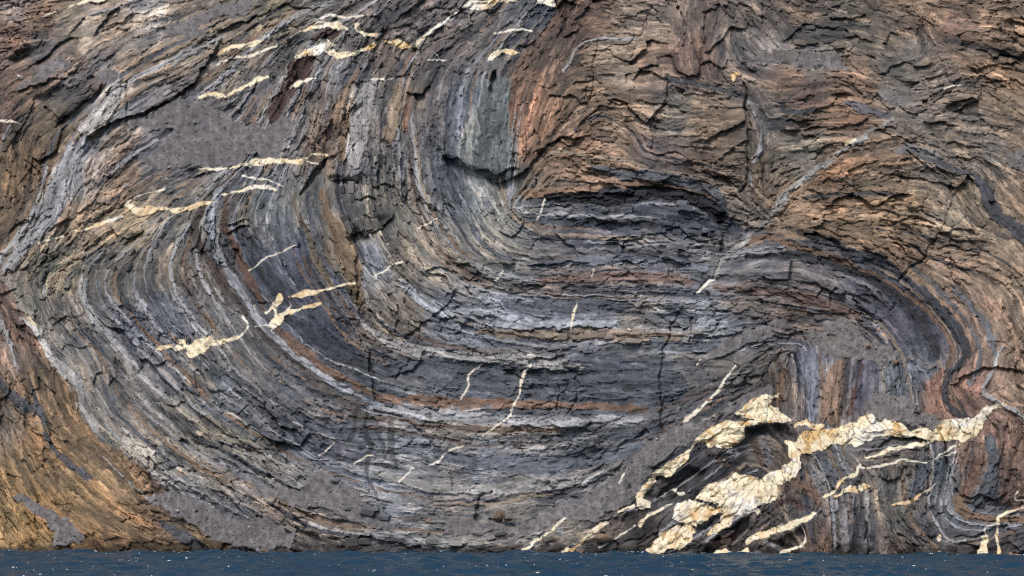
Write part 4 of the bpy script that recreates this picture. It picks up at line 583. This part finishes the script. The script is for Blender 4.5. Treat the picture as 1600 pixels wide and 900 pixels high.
# cream veins
Hv = blur(H, 5); vt = noise(5); vt2 = noise(2.2); vt3 = noise(14)
for k, (lb, shapes) in enumerate(VEINS):
    for kind, pts in shapes:
        if kind == 's':
            sl, sd, _, _ = strip_sd([(a, b, (.66 * c + .3) if np.asarray(pts)[:, 2].mean() < 4.2 else .88 * c + .2) for a, b, c in pts], warp=2, margin=8)
            sd = sd + np.clip(0.8 * vt2[sl] + .7 * vt[sl] + .5 * b3[sl] + .4 * lam2[sl], -1.8, 1.5) * np.clip((sd + 3) / 4, .3, 1.) * min(1., np.asarray(pts)[:, 2].mean() / 7 + .12); ins = sd > 0; al = sstep(-.7, .7, sd)
        else:
            sl, mk = poly_soft(pts, 1.1, True); mk = mk + .08 * b3[sl] + .10 * lam2[sl] + .06 * vt2[sl] + .06 * b2[sl]; ins = mk > .5; al = sstep(.46, .54, mk)
        big = kind == 'p' and np.ptp(np.asarray(pts)[:, 0]) > 60
        cr = lin((240, 226, 194)); oc = lin((214, 180, 124)) if big or 'orange' in lb else lin((224, 196, 150)); wh = lin((240, 238, 232)); gr = lin((140, 122, 104))
        f = sstep(-.1, 2.2, .7 * vt[sl] + 0.7 * vt3[sl] + .5 * vt2[sl] + .4 * lam2[sl])[..., None]; g = sstep(0.4, 1.5, -vt3[sl] + .4 * vt2[sl])[..., None]
        if 'orange' in lb or 'yellow patch' in lb or 'yellow vein' in lb: f = np.clip(f + .6, 0, 1); oc = lin((222, 172, 100))
        tone = cr + f * (oc - cr); tone = tone + 0.6 * g * (wh - tone)
        s_ = sstep(.75, 1.7, b3[sl] * .6 + vt2[sl] * .7 + lam2[sl] * .4)[..., None]; tone = tone + .55 * s_ * (gr - tone)
        thin = kind == 's' and np.asarray(pts)[:, 2].mean() < 4.2
        if thin: tone = tone + .6 * (lin((226, 220, 208)) - tone)
        if big: jn = np.maximum(np.exp(-(e2[sl] / .8) ** 2), .7 * np.exp(-(e3[sl] / .5) ** 2) * (t2[sl] > .2))[..., None]; tone = tone + .42 * jn * (lin((122, 98, 74)) - tone)
        tone = tone * np.exp(0.07 * lam2[sl] + 0.05 * wn[sl] + .05 * t3[sl])[..., None]
        A = albedo[sl]; A += al[..., None] * (tone - A)
        base = Hv[sl] + (0.35 if big else 0.12)
        hv = base + (0.35 * b2[sl] + .5 * k2[sl] + 0.22 * b3[sl] + 0.16 * lam2[sl] + 0.10 * vt2[sl] - 0.5 * np.exp(-(e2[sl] / 0.9) ** 2)) * (1.0 if big else .6)
        Hh = H[sl]; Hh += al * 0.85 * (np.maximum(hv, H[sl] - .4) - Hh)
        L = LAB[sl]; L[ins] = 400 + k
lum = albedo @ np.array([.3, .55, .15], np.float32)
albedo = np.where((LAB >= 400)[..., None] & (LAB < 600)[..., None], albedo, lum[..., None] + np.where(albedo[..., :1] > albedo[..., 2:] * 1.12, np.where(UU < 400, .80, .70)[..., None], .74) * (albedo - lum[..., None]))
wm = np.clip((albedo[..., 0] / albedo[..., 2] - 1.05) / .45, 0, 1); vm = ((LAB >= 400) & (LAB < 600)); wm[vm] = 0; cm_ = (1 - wm) * ~vm
albedo[..., 2] *= (1 - .02 * wm) * (1 + .02 * cm_); albedo[..., 0] *= 1 - .015 * cm_
albedo = np.clip(albedo * ALB, 0.008, 0.86)

# ------------------------------------------------------------------ into the world
SLOPE = 0.56                          # recession of the face per metre of height
OBL = 0.162                           # the shore runs slightly towards the camera on the right
def place(u, v, h):
    dx = (u - 800) / FPX; dz = (HOR_V - v) / FPX
    t = (-CAM_Y + SLOPE * CAM_Z - h) / (1 + OBL * dx - SLOPE * dz)
    return t * dx, CAM_Y + t, CAM_Z + t * dz
PX, PY, PZ = place(UU, VV, H)
def surf(u, v):
    i = int(round((u - U0) / Q)); j = int(round((v - V0) / Q)); return Vector((float(PX[j, i]), float(PY[j, i]), float(PZ[j, i])))
# zones of plain rock
ZONES = [
 ('rugged brown crags beside the teal buttress, upper centre', [(860,100),(920,180),(1000,80),(1080,150),(880,240),(1100,40),(1050,200),(1120,240)]),
 ('massive tan brown rock filling the right side', [(1300,280),(1400,260),(1500,330),(1560,450),(1580,600),(1330,130),(1500,60),(1580,150),(1540,560),(1200,60),(1570,700),(1700,400),(1230,180),(1440,200)]),
 ('slate grey core of the fold under the orange seam', [(950,350),(1050,360),(1090,400),(880,400),(850,360)]),
 ('dark slabs inside the right hand nose of the fold', [(1200,410),(1300,430),(1400,500),(1440,540),(1250,490)]),
 ('level grey and tan beds in the middle of the cliff', [(700,500),(800,540),(900,560),(800,620),(1000,620),(700,700),(900,720),(700,780),(1040,540),(850,450),(1000,450)]),
 ('thinly layered grey left limb sweeping to the shore', [(200,450),(150,520),(250,600),(350,700),(450,760),(480,660),(90,450),(300,420),(170,380),(390,740),(540,840),(520,700)]),
 ('ochre brown rock in the lower left corner', [(50,580),(60,700),(120,780),(40,820),(240,820),(20,520),(-150,700)]),
 ('dark brown broken rock along the upper left edge', [(30,60),(40,160),(30,260),(60,260),(100,120),(10,350),(-150,200)]),
 ('grey buff slabs slanting across the upper left', [(250,100),(150,260),(330,80),(420,60),(220,260),(80,350),(520,30),(300,0)]),
 ('steep striped panel left of the teal buttress', [(450,180),(560,200),(640,180),(700,180),(620,90),(720,60),(800,60)]),
 ('blue grey hinge rock bending in the left centre', [(420,400),(470,350),(500,450),(460,510),(560,330),(600,420),(650,320),(720,330),(780,380),(560,560)]),
 ('dark crumpled rock around the big cream veins', [(1130,740),(1050,790),(1200,720),(1240,810),(1000,840),(1160,840),(1300,720),(1330,820),(1420,740),(1450,820),(1540,830),(1490,720),(900,840),(1700,820)]),
 ('upright striped rock above the largest cream vein', [(1220,620),(1300,590),(1380,600),(1440,600),(1120,580),(1100,630)]),
]
zd = np.full((NY, NX), 1e12, np.float32); zi = np.zeros((NY, NX), np.int16)
ZX, ZY = UU + 10 * n_l + 6 * lam5, VV + 10 * noise(32) + 6 * lam5
for k, (_, pts) in enumerate(ZONES):
    for a, b in pts:
        d = (ZX - a) ** 2 + (ZY - b) ** 2; n = d < zd; zd = np.where(n, d, zd); zi = np.where(n, k, zi)
LAB = np.where(LAB == 0, 600 + zi, LAB)

# ------------------------------------------------------------------ materials
def nodes(name):
    m = bpy.data.materials.new(name); m.use_nodes = True; t = m.node_tree; b = t.nodes['Principled BSDF']; return m, t, b
def N(t, typ, **kw):
    n = t.nodes.new(typ)
    for k, v in kw.items():
        if k in n.inputs: n.inputs[k].default_value = v
        else: setattr(n, k, v)
    return n
def rock_material(name, s1, s2, lo, hi, rough, bump, bdist):
    m, t, b = nodes(name)
    at = N(t, 'ShaderNodeAttribute', attribute_name='rock_tone'); g = N(t, 'ShaderNodeNewGeometry')
    n1 = N(t, 'ShaderNodeTexNoise', Scale=s1, Detail=6.0, Roughness=0.7); n2 = N(t, 'ShaderNodeTexVoronoi', Scale=s2)
    r1 = N(t, 'ShaderNodeMapRange'); r1.inputs[1].default_value = .3; r1.inputs[2].default_value = .7; r1.inputs[3].default_value = lo; r1.inputs[4].default_value = hi
    mx = N(t, 'ShaderNodeMix', data_type='RGBA', blend_type='MULTIPLY'); mx.inputs['Factor'].default_value = 1.0
    bp = N(t, 'ShaderNodeBump', Strength=bump, Distance=bdist); ad = N(t, 'ShaderNodeMath', operation='ADD')
    for n in (n1, n2): t.links.new(g.outputs['Position'], n.inputs['Vector'])
    t.links.new(n1.outputs['Fac'], r1.inputs[0]); t.links.new(at.outputs['Color'], mx.inputs[6]); t.links.new(r1.outputs[0], mx.inputs[7])
    t.links.new(n1.outputs['Fac'], ad.inputs[0]); t.links.new(n2.outputs['Distance'], ad.inputs[1])
    t.links.new(ad.outputs[0], bp.inputs['Height']); t.links.new(bp.outputs[0], b.inputs['Normal'])
    t.links.new(mx.outputs[2], b.inputs['Base Color']); b.inputs['Roughness'].default_value = rough
    b.inputs['Specular IOR Level'].default_value = 0.25
    return m
M_ROCK = rock_material('layered_rock', 1.6, 2.2, .85, 1.15, .8, .5, .12)
M_VEIN = rock_material('pale_vein_rock', 2.4, 1.4, .9, 1.08, .7, .4, .10)
M_SCREE = rock_material('loose_stone', 3.0, 2.6, .85, 1.15, .95, .8, .15)

# ------------------------------------------------------------------ cliff meshes
C = sc.collection
def tag(o, label=None, cat=None, group=None, kind=None):
    for k, v in (('label', label), ('category', cat), ('group', group), ('kind', kind)):
        if v: o[k] = v
    return o
cols = [i for i in range(NX) if (-18 <= uu[i] <= 1618) or i % 6 == 0 or i == NX - 1]
rows = [j for j in range(NY) if (-12 <= vv[j] <= 872) or j % 6 == 0 or j == NY - 1]
ci = np.asarray(cols); rj = np.asarray(rows); gx, gy = len(ci), len(rj)
P = np.stack([PX[np.ix_(rj, ci)], PY[np.ix_(rj, ci)], PZ[np.ix_(rj, ci)]], -1).reshape(-1, 3).astype(np.float32)
A = np.concatenate([albedo[np.ix_(rj, ci)], np.ones((gy, gx, 1))], -1).reshape(-1, 4).astype(np.float32)
idx = np.arange(gx * gy).reshape(gy, gx)
quads = np.stack([idx[:-1, :-1], idx[1:, :-1], idx[1:, 1:], idx[:-1, 1:]], -1).reshape(-1, 4)
flab = LAB[np.ix_(rj, ci)][:-1, :-1].ravel()
def mesh_from(name, q, mat):
    used, inv = np.unique(q, return_inverse=True); n = len(q)
    me = bpy.data.meshes.new(name)
    me.vertices.add(len(used)); me.vertices.foreach_set('co', P[used].ravel())
    me.loops.add(n * 4); me.loops.foreach_set('vertex_index', inv.ravel().astype(np.int32))
    me.polygons.add(n); me.polygons.foreach_set('loop_start', np.arange(0, n * 4, 4, dtype=np.int32))
    me.update(calc_edges=True)
    ca = me.color_attributes.new('rock_tone', 'FLOAT_COLOR', 'POINT'); ca.data.foreach_set('color', A[used].ravel())
    me.materials.append(mat); return me
order = np.argsort(flab, kind='stable'); fl = flab[order]; qs = quads[order]
cliff = bpy.data.objects.new('cliff', None); C.objects.link(cliff)
cliff.location = (0, 0, 0); tag(cliff, 'tall folded sea cliff of grey and brown layered rock', 'cliff', kind='structure')
def add_piece(code, name, mat, label, parent):
    a, b = np.searchsorted(fl, code), np.searchsorted(fl, code + 1)
    if b - a < 6: return None
    o = bpy.data.objects.new(name, mesh_from(name, qs[a:b], mat)); C.objects.link(o); o.parent = parent
    if label: o['label'] = label
    return o
for k, (lb, _) in enumerate(ZONES): add_piece(600 + k, 'rock_face', M_ROCK, lb, cliff)
for k, bd in enumerate(BEDS): add_piece(1 + k, bd[0], M_ROCK, bd[1], cliff)
for k in range(len(BANDS)): add_piece(1000 + k, 'rock_band', M_ROCK, None, cliff)
for k, vn in enumerate(VEINS): add_piece(400 + k, 'pale_vein', M_VEIN, vn[0], cliff)
scree_objects = {}
for k, (lb, _) in enumerate(SCREE):
    o = add_piece(200 + k, 'scree', M_SCREE, lb, None)
    if o: tag(o, lb, 'scree', kind='stuff'); scree_objects[k] = o

# ------------------------------------------------------------------ boulders
def stone_material(name, col):
    m, t, b = nodes(name); g = N(t, 'ShaderNodeTexCoord'); oi = N(t, 'ShaderNodeObjectInfo')
    n1 = N(t, 'ShaderNodeTexNoise', Scale=2.5, Detail=5.0); rp = N(t, 'ShaderNodeValToRGB')
    c = lin(col) * ALB
    rp.color_ramp.elements[0].color = (*[float(x * .6) for x in c], 1); rp.color_ramp.elements[1].color = (*[float(x * 1.45) for x in c], 1)
    rp.color_ramp.elements[0].position = .3; rp.color_ramp.elements[1].position = .7
    ad = N(t, 'ShaderNodeMath', operation='MULTIPLY_ADD'); ad.inputs[1].default_value = .35; 
    t.links.new(g.outputs['Object'], n1.inputs['Vector']); t.links.new(oi.outputs['Random'], ad.inputs[0]); t.links.new(n1.outputs['Fac'], ad.inputs[2])
    sb = N(t, 'ShaderNodeMath', operation='SUBTRACT'); sb.inputs[1].default_value = .17
    t.links.new(ad.outputs[0], sb.inputs[0]); t.links.new(sb.outputs[0], rp.inputs['Fac'])
    bp = N(t, 'ShaderNodeBump', Strength=.5, Distance=.1); t.links.new(n1.outputs['Fac'], bp.inputs['Height']); t.links.new(bp.outputs[0], b.inputs['Normal'])
    t.links.new(rp.outputs[0], b.inputs['Base Color']); b.inputs['Roughness'].default_value = .85
    return m
M_STONE = stone_material('grey_stone', (112, 108, 110)); M_PALE = stone_material('pale_stone', (190, 182, 170)); M_BROWN = stone_material('brown_stone', (120, 98, 78)); M_DARK = stone_material('dark_stone', (74, 72, 76))
stones = []
for k in range(10):
    bm = bmesh.new()
    for q in range(22):
        v = Vector(rng.standard_normal(3)); v.normalize(); v = Vector((v.x * 1.0, v.y * .75, v.z * .6)) * (0.8 + .25 * rng.random()); bm.verts.new(v)
    bmesh.ops.convex_hull(bm, input=bm.verts)
    for v in [v for v in bm.verts if not v.link_faces]: bm.verts.remove(v)
    bmesh.ops.bevel(bm, geom=list(bm.edges), offset=.05, segments=1, affect='EDGES')
    ms = []
    for mat in (M_STONE, M_PALE, M_BROWN, M_DARK):
        me = bpy.data.meshes.new('stone'); bm.to_mesh(me); me.materials.append(mat); ms.append(me)
    bm.free(); stones.append(ms)
def stone(name, label, u, v, size, mat=0, group=None, var=None, flat=1.0):
    o = bpy.data.objects.new(name, stones[random.randrange(10) if var is None else var][mat]); C.objects.link(o)
    p = surf(u, v); r = size * 0.2 * .5
    o.location = p + Vector((0, -.25 * r, .1 * r)); o.scale = (r, r, r * flat)
    o.rotation_euler = (random.uniform(-.5, .5), random.uniform(-.5, .5), random.uniform(0, 6.28))
    return tag(o, label, 'boulder' if size > 6 else 'stone', group)
for a in [
 ('boulder','upright grey block stuck in the bottom centre left scree cone',524,751,19,0), ('boulder','white boulder on the smooth lower left scree tongue',278,799,9,1),
 ('boulder','dark boulder beside the white one on the lower left scree tongue',307,799,8,3), ('boulder','pale slab lying on the far left scree streak',31,121,15,1),
 ('boulder','grey boulder at the top of the broad upper left scree',295,166,7,0), ('stone','white stone perched on the teal buttress',771,190,7,1),
 ('boulder','pale rounded boulder on the right hand brown slope',1540,209,9,1), ('boulder','dark rounded boulder under the level beds, bottom centre',780,807,26,2),
 ('boulder','brown boulder inside the looped vein at the shore',943,842,32,2), ('boulder','cream boulder on the lower left limb near the scree cone',428,749,7,1),
 ('boulder','flat brown slab on the rubbly ledge',1358,542,13,2), ('boulder','brown slab at the foot of the rubbly ledge',1400,566,15,2), ('boulder','dark block on the right edge of the scree heap',1433,644,13,3),
 ('boulder','dark block low on the scree heap',1441,662,11,3), ('boulder','light grey block by the fault, centre',982,516,14,1), ('boulder','grey block low on the scree cone',516,768,8,0)]:
    stone(*a)
# boulders fallen to the waterline
for k in range(64):
    u = rng.uniform(5, 1595); sz = 4 + 15 * rng.random() ** 2.2; o = stone('boulder', 'dark wet boulder at the waterline below the ' + next(n for e, n in ((190, 'ochre rock on the left'), (380, 'brown rock beside the scree tongue'), (600, 'broken ledges left of centre'), (800, 'pale central ledges'), (960, 'looped vein'), (1120, 'lumpy cream vein foot'), (1260, 'slanting cream vein'), (1400, 'upright grey ribs'), (1700, 'slate rock by the upright veins')) if u < e), u, 858 + .0037 * (u - 800) + rng.uniform(-2, 3), sz, int(rng.choice([3, 3, 2])), 'boulders along the waterline', flat=.8); o['category'] = 'boulder'; o.location.y -= rng.uniform(.3, 3.5); o.location.z = .12 * sz * .2
# angular blocks standing out of the broken beds
mb, t, b = nodes('block_rock'); oi = N(t, 'ShaderNodeObjectInfo'); tc = N(t, 'ShaderNodeTexCoord'); mp = N(t, 'ShaderNodeMapping'); mp.inputs['Scale'].default_value = (1, 1, 7)
n1 = N(t, 'ShaderNodeTexNoise', Scale=1.6, Detail=6.0, Roughness=.7); r1 = N(t, 'ShaderNodeMapRange'); r1.inputs[1].default_value = .3; r1.inputs[2].default_value = .7; r1.inputs[3].default_value = .6; r1.inputs[4].default_value = 1.4
mx = N(t, 'ShaderNodeMix', data_type='RGBA', blend_type='MULTIPLY'); mx.inputs['Factor'].default_value = 1.0; bp = N(t, 'ShaderNodeBump', Strength=.6, Distance=.12)
t.links.new(tc.outputs['Object'], mp.inputs[0]); t.links.new(mp.outputs[0], n1.inputs['Vector']); t.links.new(n1.outputs['Fac'], r1.inputs[0]); t.links.new(oi.outputs['Color'], mx.inputs[6]); t.links.new(r1.outputs[0], mx.inputs[7])
t.links.new(mx.outputs[2], b.inputs['Base Color']); t.links.new(n1.outputs['Fac'], bp.inputs['Height']); t.links.new(bp.outputs[0], b.inputs['Normal']); b.inputs['Roughness'].default_value = .85
slabs = []
for k in range(12):
    bm = bmesh.new()
    for sx in (-1, 1):
        for sy in (-1, 1):
            for sz in (-1, 1):
                c = Vector((sx, sy, sz)); c += Vector(rng.uniform(-.32, .32, 3)); bm.verts.new(c)
                if rng.random() < .5: bm.verts.new(c + Vector((-.5 * sx * rng.random(), 0, .25 * sz * rng.random())))
    bmesh.ops.convex_hull(bm, input=bm.verts)
    for v in [v for v in bm.verts if not v.link_faces]: bm.verts.remove(v)
    bmesh.ops.bevel(bm, geom=list(bm.edges), offset=.06, segments=1, affect='EDGES')
    me = bpy.data.meshes.new('rock_block'); bm.to_mesh(me); bm.free(); me.materials.append(mb); slabs.append(me)
for n, u0, v0, u1, v1, smin, smax in [(34,535,280,610,385,7,20),(14,680,490,765,515,7,17),(26,440,790,600,855,7,20),(20,860,515,1000,548,7,20),(14,1235,40,1330,75,8,18),(10,370,300,420,350,7,16),(12,640,400,740,440,7,16),
        (16,950,300,1120,335,9,26),(16,1040,350,1120,395,8,18),(14,560,600,700,640,6,14),(14,1160,90,1290,110,4,9),(10,1380,560,1440,600,7,14),(12,1480,700,1540,790,6,14),(14,1240,360,1400,420,8,18),(20,160,340,260,420,6,16),(14,480,640,570,720,6,13),(14,650,830,860,858,7,18)]:
    for k in range(n):
        u, v = rng.uniform(u0, u1), rng.uniform(v0, v1); i, j = int((u - U0) / Q), int((v - V0) / Q)
        if LAB[j, i] >= 400 and LAB[j, i] < 600: continue
        o = bpy.data.objects.new('rock_block', slabs[int(rng.integers(12))]); C.objects.link(o); o.parent = cliff
        a = .1 * rng.uniform(smin, smax); th = float(THs[j, i]); p = surf(u, v)
        o.scale = (a, a * .55, a * rng.uniform(.28, .5)); o.rotation_euler = (rng.uniform(-.3, .3), th + rng.uniform(-.15, .15), rng.uniform(-.4, .4))
        o.location = p + Vector((0, -.2 * a, .05 * a)); cc = albedo[max(0, j - 3):j + 4, max(0, i - 3):i + 4].mean((0, 1)) * rng.uniform(.85, 1.2); o.color = (*[float(x) for x in cc], 1)
# stones strewn over each scree
NS = [34, 14, 4, 8, 26, 8, 24, 8, 34, 8, 40, 10, 22, 30, 6, 8, 6, 3]
for k, (lb, pts) in enumerate(SCREE):
    code = 200 + k; jj, ii = np.nonzero((LAB == code) & (UU > 0) & (UU < 1600) & (VV > 0))
    if len(jj) == 0: continue
    pick = rng.integers(0, len(jj), NS[k])
    for q in pick:
        s = 2.0 + 2.2 * rng.random() ** 3 * 1.6; mt = int(rng.choice([0, 0, 0, 1, 3, 2])) if k in (10, 12) else int(rng.choice([0, 0, 0, 1, 1, 3]))
        stone('stone', ('grey stone on the ', 'pale stone on the ', 'brown stone on the ', 'dark stone on the ')[mt] + lb, uu[ii[q]], vv[jj[q]], s, mt, 'stones on the ' + lb)

# loose gravel lying on each scree
octv = np.array([(1, 0, 0), (-1, 0, 0), (0, 1, 0), (0, -1, 0), (0, 0, 1), (0, 0, -1)], np.float32); octf = np.array([(0, 2, 4), (2, 1, 4), (1, 3, 4), (3, 0, 4), (2, 0, 5), (1, 2, 5), (3, 1, 5), (0, 3, 5)], np.int32)
for k, so in sorted(scree_objects.items()):
    jj, ii = np.nonzero((LAB == 200 + k) & (UU > -15) & (UU < 1615) & (VV > -10)); n = min(1500, len(jj) // 9)
    if n < 5: continue
    q = rng.integers(0, len(jj), n); j, i = jj[q], ii[q]; rad = .07 + .20 * rng.random(n) ** 3
    sv3 = octv[None] * rad[:, None, None] * rng.uniform(.6, 1.3, (n, 6, 1)) * np.array([1.2, .9, .75]) + .25 * rad[:, None, None] * rng.standard_normal((n, 6, 3))
    co = sv3 + np.stack([PX[j, i], PY[j, i] - .03, PZ[j, i] + .03], -1)[:, None, :]
    fc = (octf[None] + 6 * np.arange(n)[:, None, None]).reshape(-1, 3).astype(np.int32)
    me = bpy.data.meshes.new('gravel'); me.vertices.add(6 * n); me.vertices.foreach_set('co', co.astype(np.float32).ravel()); me.loops.add(fc.size); me.loops.foreach_set('vertex_index', fc.ravel())
    me.polygons.add(len(fc)); me.polygons.foreach_set('loop_start', np.arange(0, fc.size, 3, dtype=np.int32)); me.update(calc_edges=True)
    tn = albedo[j, i] * np.exp(.32 * rng.standard_normal((n, 1))); ca = me.color_attributes.new('rock_tone', 'FLOAT_COLOR', 'POINT')
    ca.data.foreach_set('color', np.concatenate([np.repeat(np.clip(tn, .02, .6), 6, 0), np.ones((6 * n, 1))], -1).astype(np.float32).ravel())
    me.materials.append(M_SCREE); o = bpy.data.objects.new('gravel', me); C.objects.link(o); o.parent = so; o['kind'] = 'stuff'

# ------------------------------------------------------------------ sea
mw, t, b = nodes('sea_water')
b.inputs['Base Color'].default_value = (0.012, 0.046, 0.082, 1); b.inputs['Roughness'].default_value = .2; b.inputs['Specular IOR Level'].default_value = .22; b.inputs['IOR'].default_value = 1.33
g = N(t, 'ShaderNodeNewGeometry'); n1 = N(t, 'ShaderNodeTexNoise', Scale=1.1, Detail=5.0, Roughness=.65); bp = N(t, 'ShaderNodeBump', Strength=.8, Distance=.35)
t.links.new(g.outputs['Position'], n1.inputs['Vector']); t.links.new(n1.outputs['Fac'], bp.inputs['Height']); t.links.new(bp.outputs[0], b.inputs['Normal'])
def axis(lo, hi, st, far):
    a = list(np.arange(lo, hi + st, st)); x = st; e = [hi + st]
    while e[-1] < far: x *= 1.6; e.append(e[-1] + x)
    x = st; f = [lo]
    while f[-1] > -far: x *= 1.6; f.append(f[-1] - x)
    return np.asarray(sorted(set(f[1:] + a + e)), np.float32)
xs = axis(-190, 190, .9, 6000); ys = axis(-240, 50, .7, 6000)
GX, GY = np.meshgrid(xs, ys)
def wave(X, Y):
    r2 = np.random.default_rng(3); z = np.zeros_like(X)
    for k in range(46):
        wl_ = 2.4 * (1.06 ** k) * .9; an = math.radians(-65 + 46 * r2.standard_normal()); a = .011 * wl_ ** .9 * (0.5 + r2.random())
        kx, ky = 2 * math.pi / wl_ * math.sin(an), 2 * math.pi / wl_ * math.cos(an)
        z += a * np.sin(kx * X + ky * Y + 6.28 * r2.random())
    return z
fade = sstep(700, 260, np.abs(GX)) * sstep(700, 300, np.abs(GY))
GZ = wave(GX, GY) * fade
me = bpy.data.meshes.new('sea'); nx_, ny_ = len(xs), len(ys)
me.vertices.add(nx_ * ny_); me.vertices.foreach_set('co', np.stack([GX, GY, GZ], -1).astype(np.float32).ravel())
ix = np.arange(nx_ * ny_).reshape(ny_, nx_); q = np.stack([ix[:-1, :-1], ix[:-1, 1:], ix[1:, 1:], ix[1:, :-1]], -1).reshape(-1, 4).astype(np.int32)
me.loops.add(q.size); me.loops.foreach_set('vertex_index', q.ravel()); me.polygons.add(len(q)); me.polygons.foreach_set('loop_start', np.arange(0, q.size, 4, dtype=np.int32))
me.polygons.foreach_set('use_smooth', np.ones(len(q), bool)); me.update(calc_edges=True); me.materials.append(mw)
sea = bpy.data.objects.new('water', me); C.objects.link(sea); tag(sea, 'dark blue choppy sea at the foot of the cliff', 'sea', kind='structure')
# small white crests
mf, t, b = nodes('foam'); b.inputs['Base Color'].default_value = (.82, .84, .86, 1); b.inputs['Roughness'].default_value = .9
n1 = N(t, 'ShaderNodeTexNoise', Scale=3.0); rp = N(t, 'ShaderNodeMapRange'); rp.inputs[3].default_value = .5; rp.inputs[4].default_value = .95
t.links.new(n1.outputs['Fac'], rp.inputs[0]); t.links.new(rp.outputs[0], b.inputs['Base Color'])
bm = bmesh.new(); nf = 0
while nf < 460:
    x = rng.uniform(-175, 175); y = -225 + 245 * rng.random() ** .8
    if y > 22 - .162 * x * 1.0: continue
    z = float(wave(np.array([x]), np.array([y]))[0])
    if z < .05: continue
    nf += 1; L = rng.uniform(.08, .22) * (1 + 2.2 * rng.random() ** 5); Wd = L * rng.uniform(.35, .8); an = rng.uniform(-.35, .35); n = 7; top = []; bot = []
    for k in range(n):
        f = 6.283 * k / n; rr = rng.uniform(.6, 1.1); px, py = L * rr * math.cos(f), Wd * rr * math.sin(f)
        px, py = px * math.cos(an) - py * math.sin(an), px * math.sin(an) + py * math.cos(an)
        zz = float(wave(np.array([x + px]), np.array([y + py]))[0]); bot.append(bm.verts.new((x + px, y + py, zz - .05))); top.append(bm.verts.new((x + px * .7, y + py * .7, zz + .07)))
    bm.faces.new(top)
    for k in range(n): bm.faces.new((bot[k], bot[(k + 1) % n], top[(k + 1) % n], top[k]))
jw = int((862 - V0) / Q)
for k in range(170):
    u = rng.uniform(0, 1600); i = int((u - U0) / Q); x = float(PX[jw, i]); y = float(PY[jw, i]) - rng.uniform(.5, 2.5); L = rng.uniform(.2, .7); n = 7; top = []; bot = []
    for q in range(n):
        f = 6.283 * q / n; rr = rng.uniform(.5, 1.1); px, py = L * rr * math.cos(f), .6 * L * rr * math.sin(f); zz = float(wave(np.array([x + px]), np.array([y + py]))[0])
        bot.append(bm.verts.new((x + px, y + py, zz - .05))); top.append(bm.verts.new((x + px * .7, y + py * .7, zz + .06)))
    bm.faces.new(top)
    for q in range(n): bm.faces.new((bot[q], bot[(q + 1) % n], top[(q + 1) % n], top[q]))
me = bpy.data.meshes.new('foam'); bm.to_mesh(me); bm.free(); me.materials.append(mf)
fo = bpy.data.objects.new('foam', me); C.objects.link(fo); tag(fo, 'small white wave crests scattered over the sea', 'foam', kind='stuff')
